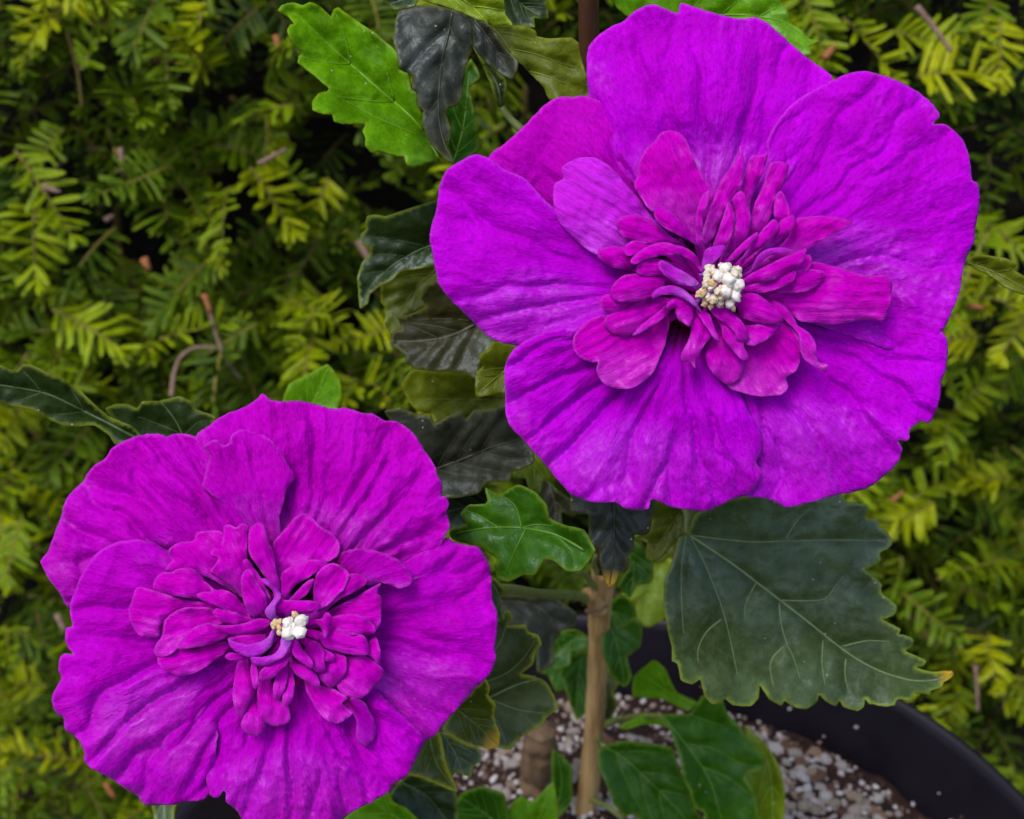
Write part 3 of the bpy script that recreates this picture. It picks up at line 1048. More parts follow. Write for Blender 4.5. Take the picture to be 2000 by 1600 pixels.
leaf(ZC, [(720,140),(800,150),(920,160),(1000,180),(1080,170),(1097,210),(1080,260),(1072,320),(1040,335),(1003,330),(1000,390),(975,430),(977,480),(930,510),(920,540),(890,562),(870,530),(850,460),(845,390),(810,382),(800,330),(797,240),(760,242),(720,228)],
     [(912,150),(915,250),(910,400),(893,555)], .318, 'slate', fold=-0.02, tipy=True, label='pointed charcoal leaf hanging below the upper flower before the stem')
leaf(ZC, [(1060,180),(1280,200),(1250,290),(1220,330),(1150,400),(1090,450),(1060,350),(1010,340),(1070,320),(1085,260)], [(1240,200),(1160,300),(1080,440)], .362, 'olive')
leaf(ZC, [(960,380),(1000,365),(1060,390),(1085,450),(1080,540),(1010,560),(985,612),(930,560),(980,480)], [(960,390),(1000,470),(990,600)], .405, 'mid')
leaf(ZC, [(860,680),(900,700),(940,740),(1000,700),(1040,730),(1030,830),(972,880),(992,960),(960,1012),(900,960),(860,850)], [(870,690),(930,830),(960,1000)], .452, 'mid')
leaf(ZC, [(330,680),(410,680),(440,670),(457,700),(440,738),(520,735),(530,765),(570,780),(587,820),(560,860),(550,910),(500,952),(580,970),(620,1000),(662,1100),(610,1150),(590,1180),(520,1220),(470,1260),(450,1287),(400,1280),(350,1250),(330,1100),(300,900)],
     [(300,1080),(360,1055),(480,1000),(570,975)], .362, 'sage', veins=[[(350,1060),(480,1110),(620,1130)],[(330,990),(430,950),(510,880),(560,800)],[(330,1090),(400,1180),(430,1270)],[(320,900),(400,820),(440,700)]], label='grey green leaf with pale veins right of the lower flower')
leaf(ZC, [(330,620),(400,600),(530,605),(640,605),(742,680),(740,742),(680,760),(640,830),(640,910),(570,945),(560,800),(500,740),(400,700)], [(400,630),(540,640),(640,720),(620,880)], .425, 'slate')
leaf(ZC, [(640,770),(740,755),(800,790),(790,850),(720,850),(717,912),(640,932),(618,900),(670,850)], [(780,780),(700,820),(630,920)], .475, 'mid')
leaf(ZC, [(660,900),(700,880),(800,860),(800,1100),(745,1155),(700,1030)], [(770,870),(750,1000),(745,1140)], .485, 'mid')
leaf(ZC, [(830,930),(870,925),(920,960),(932,1000),(908,1040),(932,1090),(900,1150),(860,1195),(820,1100)], [(850,930),(880,1050),(870,1180)], .487, 'sage')
leaf(ZC, [(300,1010),(340,975),(357,1020),(350,1050),(382,1090),(376,1150),(402,1220),(397,1272),(360,1287),(320,1280),(260,1270),(150,1205),(200,1090)],
     [(200,1100),(300,1180),(390,1265)], .338, 'moss', tipy=True, label='dark leaf with yellow rimmed teeth behind the lower flower')
leaf(ZC, [(100,1180),(140,1212),(220,1255),(310,1290),(317,1340),(280,1370),(267,1412),(210,1390),(185,1412),(150,1320)], [(130,1200),(200,1300),(240,1400)], .356, 'big')
leaf(ZC, [(-30,1390),(30,1260),(130,1212),(160,1350),(185,1410),(212,1475),(130,1445),(50,1415)], [(90,1220),(120,1350),(205,1470)], .348, 'moss')
leaf(ZC, [(0,1390),(80,1420),(200,1470),(215,1560),(200,1660),(-60,1660),(-90,1500)], [(-30,1440),(80,1500),(190,1640)], .405, 'dark')
leaf(ZC, [(180,1660),(185,1560),(230,1490),(320,1455),(420,1490),(445,1600),(440,1660)], [(420,1650),(330,1570),(220,1500)], .452, 'mid')
leaf(ZC, [(440,1660),(450,1540),(500,1495),(550,1522),(640,1435),(662,1560),(650,1660)], [(560,1660),(590,1560),(630,1450)], .458, 'bright')
leaf(Z9, [(600,1660),(680,1590),(760,1530),(860,1485),(985,1410),(1020,1480),(1120,1530),(1190,1600),(1220,1660)], [(1150,1650),(980,1540),(900,1480)], .398, 'bright', wav=0.6)
leaf(ZC, [(640,1290),(700,1335),(725,1380),(722,1520),(670,1585),(635,1480)], [(650,1570),(680,1440),(660,1310)], .500, 'mid')
leaf(ZD, [(230,225),(250,170),(280,125),(400,60),(600,30),(800,20),(950,10),(990,72),(1090,88),(1097,130),(1088,155),(1140,160),(1157,200),(1190,218),(1212,270),(1190,302),(1153,320),(1157,360),(1120,387),(1078,400),(1130,440),(1162,470),(1158,510),(1200,545),(1237,580),(1220,620),(1166,642),(1220,670),(1253,690),(1243,712),(1290,720),(1317,740),(1310,770),(1276,792),(1340,820),(1377,840),(1360,865),(1328,872),(1400,895),(1500,888),(1507,910),(1460,942),(1450,965),(1400,982),(1395,1000),(1318,997),(1310,1027),(1238,1022),(1225,1050),(1180,1057),(1100,1042),(1084,1020),(1075,1060),(1045,1080),(980,1062),(963,1032),(940,1057),(890,1032),(863,1002),(850,1040),(800,1072),(740,1062),(695,1032),(680,1057),(620,1022),(578,958),(570,1020),(530,1057),(450,1052),(408,1022),(400,1037),(350,1047),(310,1012),(290,930),(250,952),(200,932),(180,850),(153,840),(155,780),(130,680),(113,560),(120,460),(160,350),(190,250)],
     [(225,227),(330,295),(440,370),(560,460),(670,545),(800,645),(930,750),(1050,835),(1160,890),(1250,920),(1330,935),(1420,930),(1500,900)], .345, 'big', gx=0.4, gy=0.4, fold=0.012,
     veins=[[(240,235),(310,370),(390,570),(430,720),(470,910)],[(670,560),(675,640),(700,740),(740,830),(770,930)],[(390,640),(320,700),(280,780),(280,850)],[(690,770),(640,820),(625,870),(640,950)],[(250,235),(400,255),(550,267),(900,258),(1180,262)],[(700,250),(760,160),(820,100)],[(680,548),(800,550),(890,540),(940,480),(980,430)],[(970,770),(1050,750),(1100,742),(1200,745)],[(220,240),(200,400),(200,550),(210,710)],[(880,740),(875,850),(890,960)],[(990,830),(985,900),(1000,980)],[(560,460),(510,560),(500,640)]],
     pet=[(1340, 1000, .347), (1300, 930, .37), (1200, 870, .408)], tipy=True, label='large blue green serrated leaf with pale midrib overhanging the pot')
leaf(ZD, [(100,1098),(240,1095),(300,1008),(400,1038),(420,1090),(480,1160),(540,1230),(602,1310),(590,1362),(540,1375),(508,1400),(560,1500),(560,1660),(330,1660),(310,1572),(270,1552),(240,1470),(215,1420),(190,1300),(150,1180)],
     [(110,1105),(220,1240),(300,1350),(350,1450),(400,1640)], .440, 'mid', gy=-1, veins=[[(220,1240),(350,1260),(480,1330),(570,1345)],[(300,1350),(420,1400),(540,1490)],[(240,1095),(330,1130),(400,1150)]], pet=[(1278, 1398, .452), (1230, 1400, .468), (1175, 1420, .486)], label='glossy green leaf arching over the gritty soil in the pot')
leaf(ZD, [(500,1150),(540,1180),(620,1260),(672,1360),(697,1480),(680,1660),(540,1660),(540,1500),(500,1400),(560,1340)], [(520,1170),(620,1340),(640,1640)], .456, 'yellow', label='yellow green leaf curling behind the glossy arched leaf')
leaf(ZC, [(845,1290),(950,1253),(1100,1268),(1172,1282),(1200,1360),(1250,1470),(1280,1560),(1340,1660),(1100,1660),(1000,1582),(955,1588),(910,1532),(880,1450),(848,1380)],
     [(870,1275),(960,1330),(1080,1440),(1180,1540),(1270,1640)], .446, 'mid', gx=0.5, pet=[(1172, 1450, .475)], label='dusty dark green leaf low beside the tan stem')
leaf(ZC, [(1000,970),(1040,928),(1090,893),(1140,930),(1170,990),(1200,1040),(1285,1080),(1240,1115),(1130,1065),(1000,1052)], [(1270,1090),(1150,1030),(1050,960)], .470, 'bright')
leaf(ZC, [(930,1190),(980,1160),(1050,1128),(1140,1138),(1190,1210),(1120,1180),(1050,1175),(970,1200)], [(940,1190),(1040,1150),(1150,1150)], .458, 'bright', wav=.4)
leaf(Z2, [(1290,1365),(1350,1335),(1500,1345),(1562,1380),(1548,1405),(1620,1450),(1760,1560),(1640,1545),(1500,1492),(1420,1432)], [(1295,1365),(1450,1420),(1600,1500),(1740,1555)], .335, 'olive', pet=[(1860, 505, .33), (1600, 520, .335), (1300, 540, .37)], label='small olive leaf poking out right of the upper flower')
leaf(PX, [(1190,-40),(1195,0),(1210,20),(1240,40),(1330,80),(1480,110),(1583,108),(1580,92),(1600,80),(1580,76),(1570,62),(1540,42),(1540,25),(1522,0),(1500,-40)], [(1300,60),(1400,30),(1520,40),(1590,85)], .335, 'bright', pet=[(1290, 70, .338), (1200, 100, .34), (1152, 130, .337)])
leaf(ZE, [(-200,430),(0,455),(60,480),(138,492),(170,450),(240,450),(330,490),(400,530),(490,560),(530,590),(620,650),(740,770),(860,860),(1040,940),(1120,1040),(1000,1050),(900,1070),(850,1000),(740,920),(600,930),(480,920),(380,870),(250,800),(100,770),(-200,690)],
     [(1080,1030),(1000,990),(860,915),(620,795),(400,690),(250,650),(0,610),(-180,590)], .340, 'dark', gx=0.6, label='long dark leaf with a pale midrib reaching left over the lower flower')
leaf(ZE, [(820,800),(900,760),(1000,758),(1068,792),(1110,742),(1250,730),(1400,700),(1500,742),(1540,800),(1680,862),(1640,1000),(1500,1060),(1100,1060),(960,960)], [(1450,1050),(1380,900),(1300,790),(1250,735)], .346, 'dark', veins=[[(1440,1000),(1200,900),(1080,860)],[(1440,1000),(1550,900),(1620,880)]], fold=0.01)
leaf(PX, [(550,800),(555,775),(565,750),(600,732),(640,713),(662,740),(667,772),(655,805),(600,810)], [(600,805),(620,770),(640,720)], .385, 'bright', wav=.5)
leaf(PX, [(296,1560),(345,1560),(340,1585),(335,1640),(305,1640),(300,1590)], [(320,1560),(322,1600),(320,1640)], .40, 'big', wav=.3)
leaf(PX, [(950,1120),(985,1150),(978,1175),(985,1210),(972,1215),(965,1190),(950,1170)], [(955,1130),(975,1165),(978,1210)], .345, 'dark', wav=.3)

leaf(PX, [(1060,930),(1090,960),(1130,985),(1120,1010),(1095,1000),(1100,1040),(1075,1050),(1060,1020),(1035,1010),(1040,975)], [(1070,940),(1085,990),(1080,1045)], .392, 'brown')
leaf(PX, [(1235,1120),(1265,1095),(1300,1085),(1330,1110),(1322,1150),(1300,1165),(1305,1200),(1270,1225),(1245,1215),(1240,1180),(1215,1165)], [(1300,1090),(1270,1150),(1255,1215)], .50, 'yellow')
leaf(PX, [(1255,1010),(1320,990),(1345,1030),(1320,1075),(1290,1100),(1262,1090),(1265,1060),(1240,1050)], [(1320,1000),(1290,1050),(1265,1088)], .40, 'olive')
leaf(PX, [(1070,1255),(1110,1240),(1150,1260),(1145,1300),(1120,1310),(1118,1345),(1085,1350),(1070,1320),(1050,1310)], [(1130,1250),(1100,1300),(1085,1345)], .495, 'mid')
leaf(PX, [(1190,1180),(1215,1160),(1240,1185),(1245,1215),(1225,1235),(1228,1260),(1200,1265),(1180,1235)], [(1190,1190),(1215,1220),(1215,1260)], .47, 'mid')
leaf(PX, [(870,930),(940,950),(985,980),(975,1010),(930,1020),(905,1045),(870,1030),(850,985)], [(970,990),(920,990),(870,1000)], .355, 'dark')

# ------------------------------------------------------------------ flowers


def polar(Q, out, b):
    """polar coordinates about the petal's root: angle, radius, fraction of the radius to the rim"""
    dv = Q - b
    rr = np.hypot(dv[:, 0], dv[:, 1])
    ax = out.mean(0) - b
    a0 = math.atan2(ax[1], ax[0])
    th = (np.arctan2(dv[:, 1], dv[:, 0]) - a0 + math.pi) % (2 * math.pi) - math.pi
    do = out - b
    ro = np.hypot(do[:, 0], do[:, 1])
    to = (np.arctan2(do[:, 1], do[:, 0]) - a0 + math.pi) % (2 * math.pi) - math.pi
    bins = np.linspace(-math.pi, math.pi, 121)
    idx = np.clip(np.digitize(to, bins) - 1, 0, 119)
    mx = np.zeros(120)
    np.maximum.at(mx, idx, ro)
    cen = (bins[1:] + bins[:-1]) / 2
    good = mx > 30
    Rr = np.interp(th, cen[good], mx[good])
    return th, rr, np.clip(rr / (Rr + 1e-6), 0, 1.05)


def petal(fl, D, pts, b, z0, seed, mat, pleat=1.0, rim=-2.0, gx=0.0, gy=0.0, ruffle=1.0, throat=-9.0, name='petal', wrinkle=1.0):
    P = np.array(pts, float); b = np.array(b, float)
    out = catmull(P, 5)
    nrm = np.roll(out, -1, 0) - np.roll(out, 1, 0)
    nrm = np.stack([nrm[:, 1], -nrm[:, 0]], -1) / (np.linalg.norm(nrm, axis=1)[:, None] + 1e-6)
    out = out + nrm * (0.9 * pn(out[:, 0] / 6, out[:, 1] / 6, seed) + 1.0 * pn(out[:, 0] / 16, out[:, 1] / 16, seed + 1))[:, None]
    V2, F = fill(out, 5.2)
    th, rr, t = polar(V2, out, b)
    e = dist_poly(V2, out, True)
    x = th * 300
    # pleats radiating from the root, sharper towards the middle, split by noise
    w1 = pn(x / 62 + 0.25 * pn(V2[:, 0] / 90, V2[:, 1] / 90, seed + 3), rr / 420, seed + 4)
    w2 = pn(x / 26 + 0.5 * pn(V2[:, 0] / 60, V2[:, 1] / 60, seed + 6), rr / 170, seed + 5)
    ridg = 1 - np.abs(w1) * 2.2
    z = z0 + throat * (1 - sstep(0.02, 0.36, t)) + rim * sstep(0.55, 1.05, t)**2
    z = z + pleat * (-1.5 * np.clip(ridg, 0, 1)**2.2 + 0.45 * w2) * sstep(0.05, 0.42, t) * (1 - 0.25 * sstep(.8, 1, t))
    z = z + 2.8 * pn(V2[:, 0] / 190, V2[:, 1] / 190, seed + 7) + 0.9 * pn(V2[:, 0] / 80, V2[:, 1] / 80, seed + 12)
    wr = 1 - np.abs(pn(V2[:, 0] / 58 + 0.9 * w1, V2[:, 1] / 58 + 0.9 * w2, seed + 8)) * 2
    z = z + wrinkle * (0.40 * np.clip(wr, 0, 1)**2 + 0.13 * pn(V2[:, 0] / 17, V2[:, 1] / 17, seed + 9)) * sstep(0.25, 0.6, t)
    z = z + ruffle * 1.9 * pn(x / 75, rr * 0 + 1.7, seed + 10) * np.exp(-e / 38) + ruffle * 0.6 * pn(x / 22, rr * 0 + 4.7, seed + 11) * np.exp(-e / 14)
    z = z - 0.5 * np.exp(-e / 6)
    c = out.mean(0)
    z = z + gx * (V2[:, 0] - c[0]) / 100 + gy * (V2[:, 1] - c[1]) / 100
    W = at(V2[:, 0], V2[:, 1], D - z / 1000)
    o = mesh_obj(name, W, orient(W, F), mat, fl, uv=np.stack([th + seed, rr / 100], -1), attrs={'edge': np.clip(e / 4.0, 0, 1)})
    s = o.modifiers.new('thickness', 'SOLIDIFY'); s.thickness = 0.0003; s.offset = -1
    return o


def petaloid(fl, D, ctr, pts, layer, seed, mat, cup=1.0, base=None, dz=0.0, spread=1.0):
    """small inner petal: convex (cup > 0) or hollow (cup < 0) across, arched along its length"""
    P = np.array(pts, float); ctr = np.array(ctr, float)
    out = catmull(P, 4)
    if base is None:
        k = np.argsort(np.hypot(*(out - ctr).T))[:max(3, len(out) // 10)]
        base = out[k].mean(0)
    base = np.array(base, float)
    out = out + 0.5 * np.stack([pn(out[:, 0] / 9, out[:, 1] / 9, seed), pn(out[:, 0] / 9, out[:, 1] / 9, seed + 1)], -1)
    V2, F = fill(out, 5.0)
    ax = out.mean(0) - base
    if np.linalg.norm(ax) < 6:
        ax = out.mean(0) - ctr
    ax = ax / np.linalg.norm(ax)
    nv = np.array([-ax[1], ax[0]])
    so = (out - base) @ ax
    L = so.max() - so.min() + 1e-6
    s = ((V2 - base) @ ax - so.min()) / L
    # local half width for the cross curve
    e = dist_poly(V2, out, True)
    hw = max(e.max(), 4.0)
    prof = 1 - (1 - np.clip(e / hw, 0, 1))**1.8
    hmm = hw * 0.104
    lat = (V2 - base) @ nv
    z = 5.0 + 1.65 * layer + dz + (s - 0.5) * 2.2 * spread + 1.3 * 4 * np.clip(s, 0, 1) * (1 - np.clip(s, 0, 1))
    z = z + cup * min(0.45 * hmm, 1.6) * (prof - 0.6)
    rd = pn(lat / 10 + 0.4 * pn(V2[:, 0] / 40, V2[:, 1] / 40, seed), s * 1.4, seed + 2)
    z = z + 0.55 * rd * np.clip(e / 14, 0, 1) + 0.9 * pn(V2[:, 0] / 75, V2[:, 1] / 75, seed + 3) + 0.28 * pn(V2[:, 0] / 19, V2[:, 1] / 19, seed + 4)
    z = z + 1.3 * pn(V2[:, 0] / 30, V2[:, 1] / 30, seed + 5) * np.exp(-e / 11)
    W = at(V2[:, 0], V2[:, 1], D - z / 1000)
    dv = V2 - ctr
    uv = np.stack([lat / 130 + seed * 0.37, np.hypot(dv[:, 0], dv[:, 1]) / 100], -1)
    Fo = orient(W, F)
    # narrow claw that ties the petaloid to the staminal column, beneath the others
    n0 = len(W)
    zb = float(z[np.argmin(np.hypot(*(V2 - base).T))])
    vec = ctr - base
    if np.hypot(*vec) > 25:
        side = np.array([-vec[1], vec[0]]) / np.hypot(*vec)
        A, uva = [], []
        for j, q in enumerate(np.linspace(-0.04, 1, 6)):
            wdt = min(hw * 0.5, 9) * (1 - 0.5 * q)
            for sg in (-1, 1):
                pp = base + vec * q + side * wdt * sg
                A.append(at(pp[0], pp[1], np.array(D - (zb - 0.5 - (zb - 1.0) * min(1, q * 1.4)) / 1000)))
                uva.append((seed * 0.37 + sg * 0.05, np.hypot(*(pp - ctr)) / 100))
        W = np.vstack([W, A]); uv = np.vstack([uv, uva])
        Fc = [(n0 + 2 * j, n0 + 2 * j + 1, n0 + 2 * j + 3, n0 + 2 * j + 2) for j in range(5)]
        Fo = Fo + orient(W, Fc)
    ee = np.ones(len(W)); ee[:n0] = np.clip(e / 3.6, 0, 1)
    o = mesh_obj('petaloid', W, Fo, mat, fl, uv=uv, attrs={'edge': ee})
    s_ = o.modifiers.new('thickness', 'SOLIDIFY'); s_.thickness = 0.0003; s_.offset = -1
    return o


def flower_core(D, ctr, label, ped):
    """calyx cup behind the flower and the dark red throat"""
    c = at(ctr[0], ctr[1], np.array(D))
    ax = CAMP - c; ax /= np.linalg.norm(ax)
    prof = [(-.028, .0015), (-.027, .0035), (-.024, .0055), (-.019, .0075), (-.016, .0105), (-.0155, .0095), (-.018, .005), (-.019, .0)]
    a = np.cross(ax, [0, 0, 1]); a /= np.linalg.norm(a); b = np.cross(ax, a)
    V, F = [], []
    S = 20
    for h, rr in prof:
        for k in range(S):
            w = 2 * math.pi * k / S
            V.append(c + ax * h + rr * (1 + 0.12 * math.cos(5 * w) * (h > -.014)) * (math.cos(w) * a + math.sin(w) * b))
    for i in range(len(prof) - 1):
        for k in range(S):
            k2 = (k + 1) % S
            F.append((i * S + k, i * S + k2, (i + 1) * S + k2, (i + 1) * S + k))
    o = mesh_obj('flower', V, F, [M_CALYX, M_THROAT], shrub, origin=c)
    for p in o.data.polygons:
        if p.index >= 4 * S:
            p.material_index = 1
    o['label'] = label
    # staminal column rising through the petaloids
    v, f = tube([c + ax * h for h in (-.018, -.010, -.002, .006, .012)], [.0032, .0026, .0022, .0019, .0012], 10)
    mesh_obj('staminal_column', v, f, M_PALE, o, uv=np.zeros((len(v), 2)) + 0.3, attrs={'edge': np.ones(len(v))})
    return o


def blobs(fl, D, items, mat, name, seed, lumpy=0.25):
    rr = random.Random(seed)
    meshes = []
    for k in range(4):
        bm = bmesh.new()
        bmesh.ops.create_icosphere(bm, subdivisions=3, radius=1)
        for v in bm.verts:
            q = v.co
            v.co = q * (1 + lumpy * float(pn(q.x * 1.7 + q.z, q.y * 1.7 + 3 * k, k)) + 0.4 * lumpy * float(pn(q.x * 5, q.y * 5 + q.z * 4, k + 5)))
        m = bpy.data.meshes.new(name); bm.to_mesh(m); bm.free()
        m.polygons.foreach_set('use_smooth', [True] * len(m.polygons))
        m.materials.append(mat); meshes.append(m)
    for px, py, z, rad in items:
        o = link(bpy.data.objects.new(name, meshes[rr.randrange(4)]), fl)
        o.location = Vector(at(px, py, np.array(D - z / 1000)) - np.array(fl.location) - np.array(shrub.location))
        s = rad * D / FPX
        o.scale = (s * rr.uniform(0.95, 1.2), s * rr.uniform(0.75, 1.05), s * rr.uniform(0.8, 1.05))
        o.rotation_euler = (rr.uniform(0, 6), rr.uniform(0, 6), rr.uniform(0, 6))


# ---- upper flower
DA = 0.288
CA = (1385, 575)
fa = flower_core(DA, CA, 'upper purple double flower with a large cream stamen knob', None)
petal(fa, DA, [(1330,520),(1240,510),(1120,480),(1010,430),(945,370),(955,306),(985,281),(1007,262),(1037,232),(1060,208),(1079,195),(1097,189),(1120,189),(1150,189),(1230,230),(1270,330),(1340,470)], (1350,560), -1.0, 11, M_OUT2, gx=-0.3)
petal(fa, DA, [(1300,470),(1236,360),(1180,300),(1154,240),(1148,187),(1149,94),(1187,56),(1217,41),(1244,19),(1274,9),(1304,19),(1324,25),(1330,6),(1360,15),(1390,24),(1437,36),(1482,36),(1512,56),(1550,90),(1587,120),(1621,144),(1627,157),(1615,240),(1560,330),(1480,430),(1400,540),(1360,560)], (1370,560), 0.3, 23, M_OUT, pleat=1.1)
petal(fa, DA, [(1450,470),(1480,380),(1501,300),(1497,281),(1505,259),(1527,225),(1557,195),(1602,169),(1632,154),(1662,142),(1689,139),(1722,146),(1760,161),(1794,180),(1820,202),(1835,221),(1835,229),(1824,242),(1842,242),(1869,259),(1887,285),(1895,319),(1899,352),(1908,356),(1914,379),(1912,412),(1904,450),(1902,472),(1887,506),(1880,532),(1876,562),(1867,590),(1860,607),(1841,645),(1780,690),(1640,650),(1500,600),(1410,580)], (1400,570), 1.4, 37, M_OUT, pleat=0.8, wrinkle=1.2)
petal(fa, DA, [(1470,570),(1600,560),(1740,581),(1774,592),(1807,611),(1834,641),(1849,660),(1852,682),(1849,705),(1847,724),(1839,742),(1837,772),(1830,799),(1815,827),(1800,822),(1777,840),(1777,855),(1770,862),(1755,861),(1762,877),(1755,900),(1732,926),(1702,949),(1680,958),(1635,967),(1590,979),(1537,991),(1515,982),(1489,973),(1462,971),(1400,950),(1370,850),(1370,720),(1390,620)], (1390,590), 2.5, 41, M_OUT, pleat=1.25)
petal(fa, DA, [(1300,600),(1180,620),(1060,650),(1007,679),(992,701),(985,720),(987,765),(987,802),(996,832),(1019,855),(1041,881),(1064,907),(1082,930),(1105,956),(1124,971),(1157,981),(1180,982),(1202,981),(1217,992),(1244,997),(1266,994),(1271,975),(1289,981),(1311,990),(1345,996),(1375,999),(1399,992),(1432,975),(1459,967),(1481,945),(1489,926),(1477,904),(1487,885),(1489,855),(1481,829),(1466,806),(1440,750),(1400,680),(1370,610)], (1340,585), 4.0, 53, M_OUT, pleat=1.5)
petal(fa, DA, [(1300,530),(1180,470),(1085,410),(1026,350),(985,330),(955,309),(940,303),(925,302),(906,311),(880,326),(865,345),(856,375),(852,409),(842,442),(839,469),(844,491),(848,517),(857,555),(876,581),(895,600),(921,626),(944,649),(966,664),(996,673),(1030,681),(1060,685),(1079,679),(1092,682),(1105,677),(1130,666),(1200,640),(1280,600),(1320,565)], (1330,555), 5.2, 67, M_OUT, pleat=0.9, rim=-2.5)

